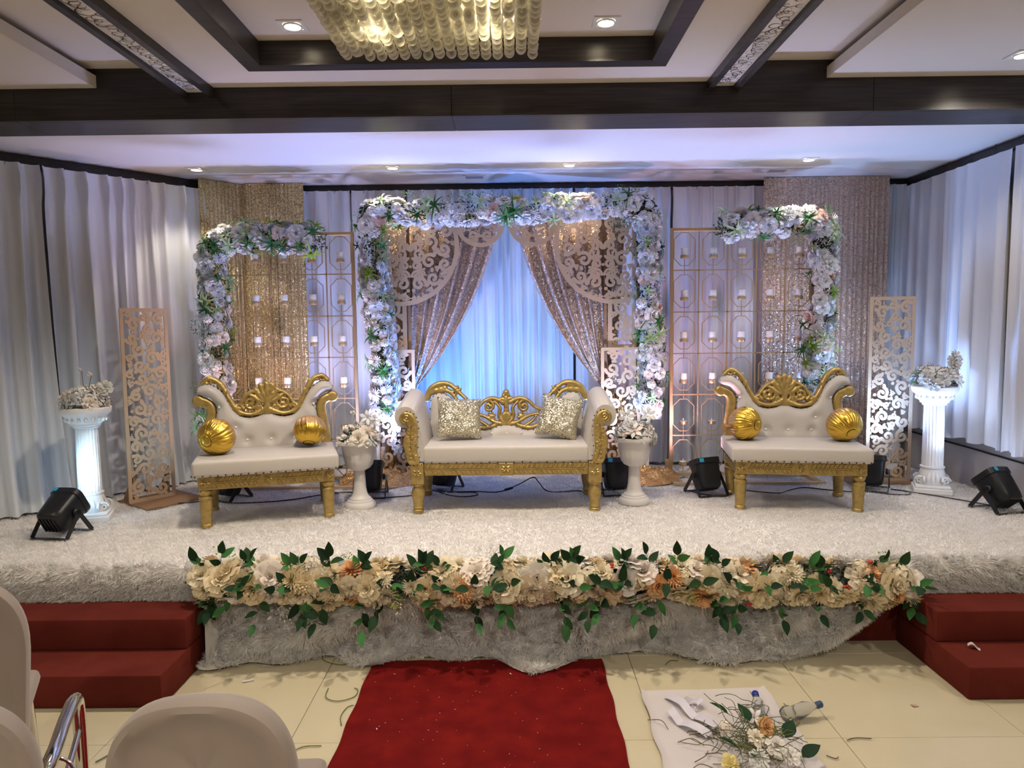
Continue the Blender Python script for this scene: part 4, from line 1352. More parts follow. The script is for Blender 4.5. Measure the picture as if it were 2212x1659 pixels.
SETTEE_LEG = [(.030, 0), (.035, .004), (.035, .018), (.029, .026), (.031, .030), (.038, .165), (.036, .172), (.041, .180), (.041, .188), (.030, .196), (.036, .205), (.042, .222), (.036, .236), (.030, .245)]
def settee(loc, rz, label):
    t = thing('carved_settee', label, 'settee', (loc[0], loc[1], ZS + .004), rz, 'white and gold settees')
    LX, LY = .358, .215
    leg = MB().lathe(SETTEE_LEG, 20).mesh('leg', 'gold_carved', 40)
    for sx in (-1, 1):
        for sy in (-1, 1):
            obj('leg', leg, t, (sx * LX, sy * LY, 0))
    # seat rail with carved ribs and rosettes
    z0, z1 = .236, .320
    r = MB().rbox(-.395, .395, -.262, .262, z0, z1, .004, seg=1)
    rail_carving(r, -.318, -.052, -.262, z0 + .004, z1 - .004)
    rail_carving(r, .052, .318, -.262, z0 + .004, z1 - .004)
    for x in (-.356, 0, .356):
        rosette(r, x, -.263, (z0 + z1) / 2, .037)
    for s in (-.05, .05):
        r.box(s - .003, s + .003, -.267, -.262, z0, z1)
    r.build('seat_rail', 'gold_carved', t, 30)
    MB().rbox(-.424, .424, -.295, .255, .316, .412, .020, seg=3).build('seat_cushion', 'leatherette', t, 40)
    nails(t, [(-.405 + .0426 * k, -.296, .325 + .002 * sin(k * 2)) for k in range(20)] + [(s * .425, -.27 + .05 * k, .325) for s in (-1, 1) for k in range(10)])
    # backrest
    tilt = lambda x, y, z: (x, y + .225 + (z - .40) * .16, z)
    pad = mirrored([(0, .36), (-.33, .36), (-.335, .45), (-.332, .55), (-.318, .64), (-.330, .70), (-.366, .745), (-.425, .765), (-.437, .79), (-.415, .818), (-.375, .832), (-.335, .822), (-.285, .78), (-.235, .705), (-.190, .635), (-.140, .606), (-.085, .604), (-.03, .625), (0, .632)])
    pad_s = [tuple(p) for p in smooth_path(pad, 4, True)]
    X, Z, x0, z0_ = field(-.46, .46, .35, .85, .009)
    sdp = sd_poly(X, Z, pad_s)
    buttons = [(-.20, .545), (.20, .545), (-.13, .46), (.02, .46), (.17, .46), (-.30, .68), (.30, .68)]
    V, S, F, B = march(sdp, x0, z0_, .009)
    n = len(V)
    h = dome(.045, .07)(S)
    for i, (x, z) in enumerate(V):
        for (bx, bz) in buttons:
            h[i] -= .020 * math.exp(-((x - bx) ** 2 + (z - bz) ** 2) / .0011)
    P = [tilt(v[0], -.012 - h[i], v[1]) for i, v in enumerate(V)] + [tilt(v[0], .02, v[1]) for v in V]
    FF = [tuple(f) for f in F] + [tuple(i + n for i in reversed(f)) for f in F] + [(b, a, a + n, b + n) for a, b in B]
    obj('back_cushion', mesh_from('back_cushion', P, FF, 'leatherette', 70), t)
    bt = MB().ball((0, 0, 0), .0085, 10, 6, (1, .6, 1)).mesh('button', 'crystal_button', 179)
    for (bx, bz) in buttons:
        obj('button', bt, t, tilt(bx, -.012 - .040 + .012, bz))
    nails(t, [tilt(p[0] * .985, -.020, p[1] + (.004 if p[1] < .8 else -.005)) for i, p in enumerate(pad_s) if p[1] > .43 and i % 2 == 0])
    # carved wooden frame: side scrolls, sweeping shoulders and the pierced crest
    dots = []
    for s in (-1, 1):
        side = [(s * .372, .34), (s * .375, .46), (s * .362, .56), (s * .350, .64), (s * .362, .69), (s * .395, .715)]
        d = stroke(side, .033, .030, 10)
        d += stroke([(s * .345, .34), (s * .345, .60)], .016, .016, 12)
        d += spiral(s * .428, .722, .026, .008, pi if s > 0 else 0, s * 1.0, .016, .012)
        d += [(s * .428, .722, .039)]
        # shoulder scroll running from the wing down to the crest
        d += stroke([(s * .40, .838), (s * .365, .866), (s * .315, .852), (s * .275, .80), (s * .235, .725), (s * .200, .665), (s * .165, .632)], .015, .019, 10)
        d += spiral(s * .362, .852, .024, .008, pi / 2, -s * 1.1, .009, .008)
        d += stroke([(s * .335, .842), (s * .285, .835), (s * .250, .77), (s * .222, .70), (s * .175, .665)], .010, .012, 10)
        # crest half
        d += spiral(s * .105, .700, .052, .014, pi / 2, s * 1.35, .013, .010)
        d += flower_dots(s * .105, .690, .030)
        d += stroke([(0, .66), (s * .05, .635), (s * .11, .622), (s * .17, .640), (s * .215, .690)], .022, .015, 10)
        d += stroke([(s * .055, .70), (s * .075, .735), (s * .12, .760)], .014, .010, 8) + stroke([(s * .15, .665), (s * .165, .69), (s * .16, .72)], .014, .008, 8) + stroke([(s * .20, .655), (s * .235, .665), (s * .255, .70), (s * .245, .735)], .013, .008, 8)
        d += stroke([(s * .03, .755), (s * .085, .775), (s * .135, .745), (s * .165, .70), (s * .205, .675), (s * .24, .69)], .014, .008, 10)
        d += spiral(s * .05, .655, .026, .008, 0 if s > 0 else pi, s * 1.2, .009, .008)
        d += stroke([(s * .02, .64), (s * .045, .70), (s * .03, .76)], .010, .008, 8)
        dots += d
    for k in range(-3, 4):                              # palmette
        a = radians(90 + k * 25)
        dots += stroke([(0, .70), (.055 * cos(a), .70 + .06 * sin(a)), (.098 * cos(a) * (.9 if k else 1), .71 + .112 * sin(a))], .013, .020, 6)
    dots += stroke([(0, .615), (0, .72)], .026, .022, 8)
    cell = .0058
    X, Z, x0, z0_ = field(-.48, .48, .32, .90, cell)
    sd = sd_dots(X, Z, dots)
    me = cutout('carved_frame', sd, x0, z0_, cell, .026, 'gold_carved', front=dome(.018, .016), xf=lambda x, y, z: tilt(x, y + .006 - .012 * (1 if z > .62 and abs(x) < .25 else 0), z), smooth=50)
    obj('carved_frame', me, t)
    return t
settee((-1.59, 4.56), radians(17.7), 'white and gold carved settee beside the left pedestal column')
settee((1.833, 4.716), radians(-8.8), 'white and gold carved settee in front of the right candle stand')

SOFA_LEG = [(.030, 0), (.036, .004), (.036, .020), (.030, .026), (.036, .034), (.030, .046), (.030, .055), (.042, .11), (.043, .135), (.032, .160), (.030, .170), (.038, .178), (.038, .190), (.032, .196)]
def sofa():
    SX, SY = -.060, 4.55
    t = thing('carved_sofa', 'long white and gold carved sofa in the middle of the stage', 'sofa', (SX, SY, ZS + .004))
    leg = MB().lathe(SOFA_LEG, 20).mesh('leg', 'gold_carved', 40)
    for x in (-.568, .568):
        for y in (.0, .47):
            obj('leg', leg, t, (x, y, 0))
    for s in (-1, 1):
        for y in (0, .47):
            MB().rbox(s * .568 - .042, s * .568 + .042, y - .042, y + .042, .19, .325, .004, seg=1).build('leg_block', 'gold_carved', t)
    z0, z1 = .243, .322
    r = MB().rbox(-.527, .527, -.026, .50, z0, z1, .004, seg=1)
    rail_carving(r, -.525, -.05, -.026, z0, z1, .030)
    rail_carving(r, .05, .525, -.026, z0, z1, .030)
    r.rbox(-.047, .047, -.036, -.02, z0 - .002, z1, .003, seg=1)
    rosette(r, 0, -.037, (z0 + z1) / 2, .036)
    r.build('seat_rail', 'gold_carved', t, 30)
    rs = MB()
    for s in (-1, 1):
        rosette(rs, s * .568, -.043, .262, .033)
    rs.build('rosettes', 'gold_carved', t, 30)
    MB().rbox(-.535, .535, -.035, .47, .318, .432, .022, seg=3).build('seat_cushion', 'leatherette', t, 40)
    nails(t, [(-.525 + .0525 * k, -.037, .326 + .003 * sin(k * 1.7)) for k in range(21)])
    # rolled arms
    for s in (-1, 1):
        prof = [(.632, .33), (.645, .42), (.640, .50), (.625, .55)]
        c = (.637, .625); R = .072
        for k in range(13):
            a = radians(215 - 0 + -1 * (k * 19.5)) if False else radians(-65 + 245 * (1 - k / 12) - 0)
            prof.append((c[0] + R * cos(radians(-70 + 250 * k / 12)), c[1] + R * sin(radians(-70 + 250 * k / 12))))
        prof += [(.545, .56), (.520, .47), (.515, .40), (.515, .33)]
        pr = smooth_path(prof, 3)
        def f(u, v, pr=pr, s=s):
            i = min(int(u * (len(pr) - 1) + .5), len(pr) - 1)
            x, z = pr[i]
            y = -.030 + .50 * v
            zz = z + max(0, z - .45) * .30 * v
            puck = 1
            if v in (0, 1):
                cx, cz = .59, .5
                x = cx + (x - cx) * .94; zz = cz + (zz - cz) * .96
            elif z > .58:
                ang = math.atan2(z - .625, x - .637)
                zz += .007 * sin(ang * 11) * math.exp(-v * 7)
            return (s * x, y, zz)
        m = MB().grid(f, len(pr) - 1, 12)
        n = len(pr)
        m.F.append(tuple(i * 13 for i in range(n)))
        m.build('arm_pad', 'leatherette', t, 60)
        # gold front board with scroll
        board = [(-.548, .322), (-.566, .397), (-.562, .498), (-.560, .575), (-.572, .622), (-.600, .652), (-.632, .660), (-.662, .643), (-.674, .612), (-.660, .586), (-.634, .582), (-.622, .560), (-.640, .505), (-.651, .455), (-.640, .397), (-.618, .322)]
        bs = [tuple(p) for p in smooth_path(board, 3, True)]
        cell = .005
        X, Z, x0, zz0 = field(-.69, -.53, .31, .67, cell)
        sd = sd_poly(X, Z, bs)
        groove = sd_dots(X, Z, spiral(-.626, .620, .028, .006, -pi / 2, -1.6, .0035, .003) + stroke([(-.582, .34), (-.603, .42), (-.606, .50), (-.598, .57)], .003, .003, 14))
        for k in range(9):
            zc = .345 + k * .026
            groove = np.minimum(groove, sd_dots(X, Z, stroke([(-.588 - .013 * min(1, k / 3), zc), (-.570, zc + .016)], .0022, .0015, 5) + stroke([(-.600 - .008 * min(1, k / 3), zc), (-.625 - .012 * min(1, k / 3), zc + .016)], .0022, .0015, 5)))
        Vv, S, F, B = march(sd, x0, zz0, cell)
        gi = groove[[min(int(round((v[0] - x0) / cell)), X.shape[0] - 1) for v in Vv], [min(int(round((v[1] - zz0) / cell)), X.shape[1] - 1) for v in Vv]]
        h = dome(.014, .02)(S) - .006 * (gi < .001)
        n2 = len(Vv)
        P = [(-s * v[0], -.040 - h[i], v[1]) for i, v in enumerate(Vv)] + [(-s * v[0], -.024, v[1]) for v in Vv]
        FF = [tuple(q) for q in F] + [tuple(i + n2 for i in reversed(q)) for q in F] + [(b, a, a + n2, b + n2) for a, b in B]
        if s > 0:
            FF = [tuple(reversed(q)) for q in FF]
        obj('arm_front', mesh_from('arm_front', P, FF, 'gold_carved', 50), t)
        nails(t, [(s * (abs(p[0]) - .010), -.046, p[1]) for i, p in enumerate(bs) if i % 2 == 0 and (abs(p[0]) < .60 or p[1] > .63)], .0045)
    # upholstered back and pierced crest
    tilt = lambda x, y, z: (x, y + .455 + (z - .40) * .18, z)
    pad = mirrored([(0, .36), (-.53, .36), (-.535, .55), (-.53, .68), (-.49, .725), (-.42, .715), (-.36, .66), (-.30, .565), (-.23, .490), (-.15, .465), (-.07, .490), (0, .505)])
    ps = [tuple(p) for p in smooth_path(pad, 4, True)]
    X, Z, x0, zz0 = field(-.55, .55, .35, .74, .011)
    me = cutout('back_cushion', sd_poly(X, Z, ps), x0, zz0, .011, .04, 'leatherette', front=dome(.035, .06), xf=tilt, smooth=70)
    obj('back_cushion', me, t)
    bt = MB().ball((0, 0, 0), .0085, 10, 6, (1, .6, 1)).mesh('button', 'crystal_button', 179)
    for bx in (-.21, -.105, 0, .105, .21):
        obj('button', bt, t, tilt(bx, -.054, .45))
    nails(t, [tilt(p[0], -.030, p[1] - .006) for i, p in enumerate(ps) if p[1] > .45 and i % 2 == 0])
    dots = []
    for s in (-1, 1):
        # side crests
        dots += stroke([(s * .56, .69), (s * .53, .755), (s * .47, .79), (s * .40, .785), (s * .34, .735), (s * .28, .68)], .020, .009, 12)
        dots += stroke([(s * .53, .735), (s * .46, .745), (s * .40, .735), (s * .345, .675)], .020, .010, 12)
        dots += spiral(s * .455, .765, .026, .008, 0, s * 1.3, .012, .009)
        dots += flower_dots(s * .350, .742, .034)
        # fall from side crest to centre crest
        dots += stroke([(s * .36, .675), (s * .30, .585), (s * .24, .510), (s * .16, .482), (s * .08, .500)], .013, .012, 12)
        dots += flower_dots(s * .285, .600, .026)
        # centre crest
        dots += stroke([(s * .03, .66), (s * .09, .685), (s * .15, .67), (s * .20, .625), (s * .26, .60)], .013, .008, 12)
        dots += spiral(s * .125, .630, .040, .010, pi / 2, s * 1.2, .010, .008)
        dots += stroke([(s * .015, .51), (s * .05, .56), (s * .045, .62), (s * .085, .665)], .012, .008, 10)
        dots += stroke([(s * .02, .505), (s * .09, .525), (s * .15, .56), (s * .22, .575), (s * .25, .55)], .013, .007, 12)
        dots += flower_dots(s * .105, .560, .030)
        dots += stroke([(s * .14, .50), (s * .19, .535), (s * .235, .60)], .010, .006, 8)
    dots += flower_dots(0, .675, .046, 7) + stroke([(0, .50), (0, .66)], .020, .014, 8) + [(0, .56, .030), (0, .725, .018)]
    cell = .0055
    X, Z, x0, zz0 = field(-.60, .60, .45, .83, cell)
    dots = [(x, z, r * 1.22) for x, z, r in dots]
    me = cutout('carved_crest', sd_dots(X, Z, dots), x0, zz0, cell, .024, 'gold_carved', front=dome(.017, .014), xf=lambda x, y, z: tilt(x, y - .004, z), smooth=50)
    obj('carved_crest', me, t)
    b = MB()
    for p in (-.45, .45):
        b.box(p - .02, p + .02, .0, .03, .24, .55)
    return t
sofa()

# ---------------------------------------------------------------- cushions
def cushion(loc, rot, w, h, label, seed):
    rr = random.Random(seed)
    ph = [rr.uniform(0, 6) for _ in range(4)]
    def f(sgn):
        def g(u, v):
            a, c = u * 2 - 1, v * 2 - 1
            pin = 1 - .09 * (1 - a * a) * 0
            x = a * w / 2 * (1 - .07 * (1 - c * c)); z = c * h / 2 * (1 - .07 * (1 - a * a))
            t = .055 * ((1 - a ** 4) * (1 - c ** 4)) ** .5
            t += .006 * sin(a * 7 + ph[0]) * sin(c * 5 + ph[1]) * (1 - a * a) * (1 - c * c)
            return (x, sgn * t, z)
        return g
    b = MB().grid(f(-1), 18, 18)
    b.grid(f(1), 18, 18)
    o = b.build('sequin_cushion', 'sequin_champagne', None, 179, loc, rot)
    return tag(o, label, 'cushion', 'square glitter cushions on the sofa')
cushion((-.375, 4.81, ZS + .440 + .142), (radians(-22), radians(4), radians(12)), .305, .285, 'square champagne glitter cushion against the left arm of the sofa', 1)
cushion((.300, 4.81, ZS + .440 + .142), (radians(-22), radians(9), radians(-14)), .285, .285, 'square champagne glitter cushion against the right arm of the sofa', 2)
def ball_cushion(loc, axis, r, label, tail=None):
    t = thing('ball_cushion', label, 'cushion', loc, 0, 'round gold ball cushions')
    q = Vector(axis).to_track_quat('Z', 'Y').to_euler()
    def sphere(p0, p1, seg, rings, k):
        def f(u, v):
            ph = p0 + (p1 - p0) * v; a = 2 * pi * u
            c = abs(cos(ph))
            pl = 1 + .024 * sin(a * 31 + 2.2 * sin(ph * 2) + 2.5 * sin(a * 5)) * (.4 + .6 * sin(a * 7 + ph * 3) ** 2) + .016 * sin(a * 17 + ph * 4) * (.5 + .5 * sin(a * 3)) * c ** .8 * (1 - c ** 6 * .6) + .012 * sin(a * 9 + ph * 5)
            flat = .90 if abs(ph) > 1.25 else 1
            return (r * c * cos(a) * pl, r * c * sin(a) * pl, r * .95 * sin(ph) * flat)
        return MB().grid(f, seg, rings, closeu=True)
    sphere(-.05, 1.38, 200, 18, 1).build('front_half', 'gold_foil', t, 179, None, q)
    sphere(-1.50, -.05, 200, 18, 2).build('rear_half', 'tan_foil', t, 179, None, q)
    z = r * .95 * sin(1.38)
    b = MB().lathe([(r * .29, z * .955), (r * .27, z * .975), (r * .15, z * .985), (0.001, z * .985)], 20, cap=False)
    b.build('button', 'gold_foil', t, 80, None, q)
    if tail:
        tb = MB().lathe([(.010, 0), (.014, .02), (.026, .05), (.034, .062)], 18, rmod=lambda a, k: 1 + .2 * sin(a * 6))
        tb.build('gathered_end', 'tan_foil', t, 60, Vector(tail).normalized() * r * .93, Vector(tail).to_track_quat('Z', 'Y').to_euler())
    return t
BR_ = .114
SEAT = ZS + .004 + .412 + BR_ * .955
ball_cushion((-1.865, 4.44, SEAT), (-.25, -1, -.1), BR_, 'round gold ball cushion at the flower strand end of the left settee')
ball_cushion((-1.355, 4.70, SEAT), (.05, -.6, -.95), .104, 'round gold ball cushion near the goblet urn on the left settee')
ball_cushion((1.545, 4.79, SEAT), (.75, -1, .0), .112, 'round gold ball cushion with a gathered end on the right settee', (-1, -.3, -.15))
ball_cushion((2.165, 4.69, SEAT), (.15, -1, -.55), .112, 'round gold ball cushion near the scroll board on the right settee')

# ---------------------------------------------------------------- urns and pedestal columns
def urn(loc, label):
    t = thing('goblet_urn', label, 'urn', (loc[0], loc[1], ZS + .004), 0, 'white goblet urns')
    foot = [(.104, 0), (.106, .012), (.098, .032), (.084, .040), (.084, .046), (.072, .054), (.072, .060), (.055, .075), (.048, .095), (.042, .13), (.038, .20), (.036, .245), (.045, .252)]
    MB().lathe(foot, 32).build('foot', 'white_plastic', t, 40)
    cup = [(.046, .250), (.070, .262), (.088, .285), (.098, .320), (.105, .36), (.110, .40), (.112, .415), (.106, .415), (.098, .36)]
    MB().lathe(cup, 96, rmod=lambda a, k: 1 + (.018 * (abs(sin(a * 9)) - .5) if 1 <= k <= 4 else 0), cap=False).build('cup', 'white_plastic', t, 40)
    MB().lathe([(.110, .412), (.130, .424), (.136, .428), (.136, .444), (.128, .447), (.104, .440)], 96, rmod=lambda a, k: 1 + .008 * sin(a * 48) * (k in (2, 3)), cap=False).build('rim', 'white_plastic', t, 40)
    MB().lathe([(.104, .425), (.0, .425)], 24, cap=False).build('filling', 'foliage_core', t)
    return t
urn((-1.040, 4.72), 'white goblet urn between the left settee and the sofa')
urn((.797, 4.76), 'white goblet urn between the sofa and the right candle stand')
def column(loc, rz, H, label):
    t = thing('pedestal_column', label, 'column', (loc[0], loc[1], ZS + .004), rz, 'white pedestal columns')
    k = H / .75
    MB().rbox(-.118, .118, -.118, .118, 0, .035 * k, .004, seg=1).rbox(-.108, .108, -.108, .108, .035 * k, .055 * k, .006).build('plinth', 'plaster', t, 40)
    MB().lathe([(.098, .055 * k), (.10, .08 * k), (.082, .13 * k), (.072, .165 * k), (.078, .172 * k), (.078, .182 * k), (.068, .186 * k)], 32).build('acanthus_base', 'plaster_relief', t, 40)
    for i in range(4):                                  # corner scrolls and leaves of the base
        a = pi / 4 + i * pi / 2
        sc = MB().tube([(p[0], 0, p[1]) for p in spiral(0, 0, .026, .005, 0, 1.6, 0, 0)], .0075, 6)
        for e_ in (-1, 1):
            sc.build('corner_scroll', 'plaster_relief', t, 60, (cos(a) * .098 + e_ * .016 * -sin(a), sin(a) * .098 + e_ * .016 * cos(a), .088 * k), (0, 0, a + e_ * .9))
        lf = MB()
        a2 = i * pi / 2
        for d_ in (-.28, 0, .28):
            lf.grid(lambda u, v, d_=d_: ((.098 - .022 * v + .012 * sin(v * pi)) * cos(a2 + d_ + (u - .5) * .22 * sin(pi * (.15 + .8 * v))), (.098 - .022 * v + .012 * sin(v * pi)) * sin(a2 + d_ + (u - .5) * .22 * sin(pi * (.15 + .8 * v))), (.06 + .09 * v) * k), 3, 6)
        lf.build('acanthus_leaf', 'plaster_relief', t, 60)
    fl_ = 20
    MB().lathe([(.068, .186 * k), (.067, .30 * k), (.064, .60 * k), (.064, .615 * k)], fl_ * 6, rmod=lambda a, q: 1 - .075 * max(0, sin(a * fl_)) ** .6, cap=False).build('fluted_shaft', 'plaster', t, 50)
    cap_ = [(.066, .612 * k), (.076, .616 * k), (.076, .628 * k), (.090, .632 * k), (.092, .645 * k), (.100, .650 * k), (.118, .690 * k), (.140, .710 * k), (.146, .726 * k), (.146, .744 * k), (.138, .750 * k), (.0, .750 * k)]
    MB().lathe(cap_, 40, cap=False).build('capital', 'plaster', t, 40)
    eg = MB()
    for i in range(18):
        a = 2 * pi * i / 18
        eg.ball((cos(a) * .112, sin(a) * .112, .672 * k), .013, 7, 5, (.8, .8, 1.25))
    o = eg.build('egg_moulding', 'plaster_relief', t, 179)
    o['kind'] = 'stuff'
    return t
column((-2.70, 4.48), radians(20), .715, 'white fluted pedestal column beside the left scroll board')
column((2.93, 4.99), radians(-25), .745, 'white fluted pedestal column beside the right scroll board')

def arrangement(loc, label, R, n, table, size, seed, tall=()):
    rr = random.Random(seed)
    t = thing('flower_arrangement', label, 'flowers', loc, 0, 'flower arrangements on urns and columns')
    ga = pi * (3 - sqrt(5))
    for k in range(n):
        q = (k + .5) / n
        el = radians(85 - 88 * q); a = k * ga
        d = Vector((cos(el) * cos(a), cos(el) * sin(a), sin(el)))
        p = Vector((d.x * R, d.y * R, d.z * R * .72 + .012))
        key = pick(rr, table)
        place(key, t, p, d, size * rr.uniform(.8, 1.2) * (1.6 if 'tuft' in key else 1), rr=rr, jit=.3)
    for (x, y, z, key, s) in tall:
        MB().tube(smooth_path([(x * .2, y * .2, 0), (x * .6, y * .6, z * .6), (x, y, z)], 4), .0022, 5).build('stem', 'stem_green', t)
        place(key, t, (x, y, z), (x, y - .6, z * 1.5), s, rr=rr, jit=.2)
    for k in range(9):
        a = rr.uniform(0, 6.28)
        o = obj('leaf', rr.choice((leaf_mid_me, leaf_big)), t)
        d = Vector((cos(a), sin(a), .25)).normalized()
        x = d.cross(Vector((0, 0, 1))).normalized()
        M = Matrix((x, d, x.cross(d))).transposed().to_4x4()
        o.matrix_local = Matrix.Translation((cos(a) * R * .75, sin(a) * R * .75, .012)) @ M @ Matrix.Scale(rr.uniform(.05, .075), 4)
    return t
urn_t = [('rosebud/ivory', 10), ('rose/ivory', 8), ('rose/white', 6), ('rosebud/white', 6), ('greenery_spray/mid', 2)]
arrangement((-1.040, 4.72, ZS + .430), 'cream rose arrangement in the goblet urn beside the left settee',   .118, 34, urn_t, .049, 1, ((.07, -.02, .17, 'lily/white', .045), (-.02, 0, .20, 'rosebud/white', .045), (.10, .0, .14, 'lily/white', .045)))
arrangement((.797, 4.76, ZS + .430), 'white lily and rose arrangement in the goblet urn right of the sofa', .112, 28, [('lily/ivory', 8), ('rose/white', 6), ('rosebud/ivory', 6), ('greenery_spray/mid', 3), ('lily/white', 4)], .045, 2, ((-.05, 0, .15, 'lily/white', .05), (.09, 0, .16, 'lily/white', .048), (.0, 0, .19, 'rosebud/white', .04)))
arrangement((-2.70, 4.48, ZS + .004 + .716), 'cream orchid and leaf arrangement on the left pedestal column', .120, 22, [('peony/ivory', 12), ('rose/ivory', 5), ('peony/white', 5), ('strap_leaf_tuft/green', 3), ('greenery_spray/mid', 4)], .048, 3, ((.05, 0, .20, 'rosebud/ivory', .035), (-.01, 0, .23, 'rosebud/white', .03), (.13, 0, .12, 'peony/white', .04)))
arrangement((2.93, 4.99, ZS + .004 + .746), 'white orchid arrangement on the right pedestal column', .135, 22, [('peony/white', 12), ('lily/white', 4), ('peony/ivory', 5), ('greenery_spray/mid', 2)], .050, 4, ((.11, -.03, .17, 'peony/white', .045), (.12, -.02, .21, 'lily/white', .035), (.10, -.04, .14, 'peony/white', .04)))

# ================================================================ stage lamps
def par(loc, rz, tilt, label, color, watts, angle=60, roll=0.0, sticker=True, blend=.55, rad=.05, scale=1.0):
    """black LED can on a double bracket; local -y is its back, it shines towards +y and up"""
    t = thing('par_light', label, 'stage light', (loc[0], loc[1], ZS + .006), rz, 'black LED cans on the stage')
    t.scale = (scale,) * 3
    piv = .135
    M = Matrix.Translation((0, 0, piv)) @ Matrix.Rotation(tilt, 4, 'X') @ Matrix.Rotation(roll, 4, 'Y')   # local +y of the can = beam
    sq = lambda a, k: 1.0 / (abs(cos(a)) ** 5 + abs(sin(a)) ** 5) ** .2 * .93
    R90 = Matrix.Rotation(-pi / 2, 4, 'X')                                    # lathe axis z -> +y
    body = MB().lathe([(.020, -.105), (.062, -.104), (.078, -.092), (.084, -.06), (.090, .03), (.092, .075)], 32, M @ R90, rmod=sq)
    body.build('can', 'black_plastic', t, 45)
    MB().lathe([(.093, .070), (.099, .072), (.099, .108), (.090, .110), (.088, .088)], 32, M @ R90, rmod=sq, cap=False).build('front_bezel', 'black_plastic', t, 45)
    lens = MB()
    lens.lathe([(.088, .086), (.088, .090)], 32, M @ R90, rmod=sq)
    lm = 'lens_%02d_%02d_%02d' % tuple(int(c * 10) for c in color)
    if lm not in MATS:
        mat(lm, (.8, .8, .8), .2, emis=(color, 6.0))
    lens.build('lens', lm, t, 40)
    fin = MB()
    for k in range(5):
        fin.box(-.05 + k * .022, -.042 + k * .022, -.112, -.100, -.05, .05, M)
    fin.build('cooling_fins', 'black_plastic', t)
    if sticker:
        MB().box(.050, .082, .074, .1085, -.1, -.0, M @ Matrix.Translation((0, 0, .1993))).build('badge', 'black_plastic', t) if False else None
        MB().box(-.070, -.040, .078, .104, .0925, .0935, M).build('badge', 'sticker_blue', t)
        MB().box(-.035, .030, -.02, .03, .0862, .0868, M).build('maker_plate', 'sticker_white', t) if False else None
    for s in (-1, 1):
        MB().lathe([(.020, 0), (.022, .010), (.016, .018), (.010, .018)], 12, M @ Matrix.Translation((s * .088, 0, 0)) @ Matrix.Rotation(s * pi / 2, 4, 'Y')).build('knob', 'black_plastic', t, 40)
    for sgn in (-1, 1):
        br = MB()
        yb_ = sgn * .10
        for s in (-1, 1):
            x = s * .112
            d = Vector((0, yb_, -piv + .006)); L = d.length
            a = math.atan2(d.y, -d.z)
            Mb = Matrix.Translation((x, 0, piv)) @ Matrix.Rotation(-a, 4, 'X') if False else Matrix.Translation((x, 0, piv)) @ Matrix.Rotation(a, 4, 'X')
            br.box(-.003, .003, -.013, .013, -L, .012, Mb)
        br.box(-.115, .115, yb_ - .012, yb_ + .012, .0, .006)
        br.build('bracket', 'black_plastic', t)
    d = (M.to_3x3() @ Vector((0, 1, 0)))
    spot(t, M @ Vector((0, .115, 0)), d, watts, color, angle, blend, rad, 'beam')
    return t
LB = (.45, .62, 1.0)
par((-2.66, 4.12), radians(-8), radians(32), 'black stage light in front of the left pedestal column', (.36, .70, 1.0), 7, 62)
par((-2.02, 4.98), radians(-25), radians(70), 'black stage light on the rug behind the legs of the left settee', (1.0, .60, .62), 10, 110)
par((-1.03, 5.02), radians(4), radians(72), 'black stage light behind the left goblet urn', (.48, .52, 1.0), 36, 120)
par((-.53, 5.22), radians(-22), radians(74), 'black stage light on the rug behind the sofa', (.09, .30, 1.0), 40, 130)
par((.71, 5.03), radians(8), radians(74), 'black stage light between the sofa and the right goblet urn', (.40, .56, 1.0), 27, 125)
par((1.34, 4.98), radians(18), radians(70), 'black stage light between the right goblet urn and the right settee', (1.0, .55, .75), 14, 110, roll=radians(-8))
par((2.54, 5.06), radians(-30), radians(78), 'black stage light behind the right settee beside the scroll board', (.30, .50, 1.0), 28, 125)
par((3.035, 4.45), radians(14), radians(48), 'black stage light at the right edge beside the pedestal column', (.50, .66, 1.0), 7, 80, roll=radians(8))

# ---------------------------------------------------------------- cables
def cable(pts, label, r=.0042, group='black power cables on the rug'):
    z = ZS + .012
    P = [(p[0], p[1], (p[2] if len(p) > 2 else z)) for p in pts]
    o = MB().tube(smooth_path(P, 7), r, 6).build('power_cable', 'black_cable', None, 60)
    return tag(o, label, 'cable', group)
cable([(-2.05, 4.88), (-1.95, 4.82), (-1.75, 4.83), (-1.55, 4.90), (-1.35, 5.06), (-1.18, 5.10), (-1.02, 4.93), (-.82, 4.95), (-.66, 5.02)], 'black cable running under the left settee to the goblet urn')
cable([(-.53, 5.10), (-.45, 5.08), (-.30, 5.09), (-.12, 5.07), (.02, 5.13, ZS + .05), (.13, 5.26, ZS + .075), (.17, 5.20, ZS + .05), (.24, 5.06), (.45, 5.07), (.62, 4.99)], 'black cable with an inline plug under the sofa')
cable([(-.55, 5.08), (-.47, 4.98), (-.36, 4.93), (-.27, 4.98), (-.30, 5.06), (-.42, 5.06)], 'loop of black cable under the left half of the sofa')
cable([(1.22, 5.06), (1.32, 4.92), (1.44, 4.86), (1.52, 4.97), (1.60, 5.04), (1.72, 4.98), (1.84, 4.94), (1.95, 5.03), (2.08, 5.10), (2.22, 5.02), (2.36, 4.96), (2.48, 4.98)], 'black cable running under the right settee')
cable([(2.50, 4.96), (2.58, 4.87), (2.70, 4.86), (2.74, 4.95), (2.66, 5.02), (2.78, 4.90), (2.90, 4.76), (3.00, 4.62), (3.06, 4.52)], 'black cable passing in front of the right pedestal column')
cable([(-2.62, 4.99), (-2.52, 4.92), (-2.40, 4.85), (-2.28, 4.83), (-2.18, 4.88)], 'short black cable in front of the left scroll board')
o = MB().rbox(-.032, .032, -.010, .010, -.008, .008, .004).build('cable_plug', 'black_cable', None, 40, (-.05, 5.085, ZS + .03), (0, -.2, .35))
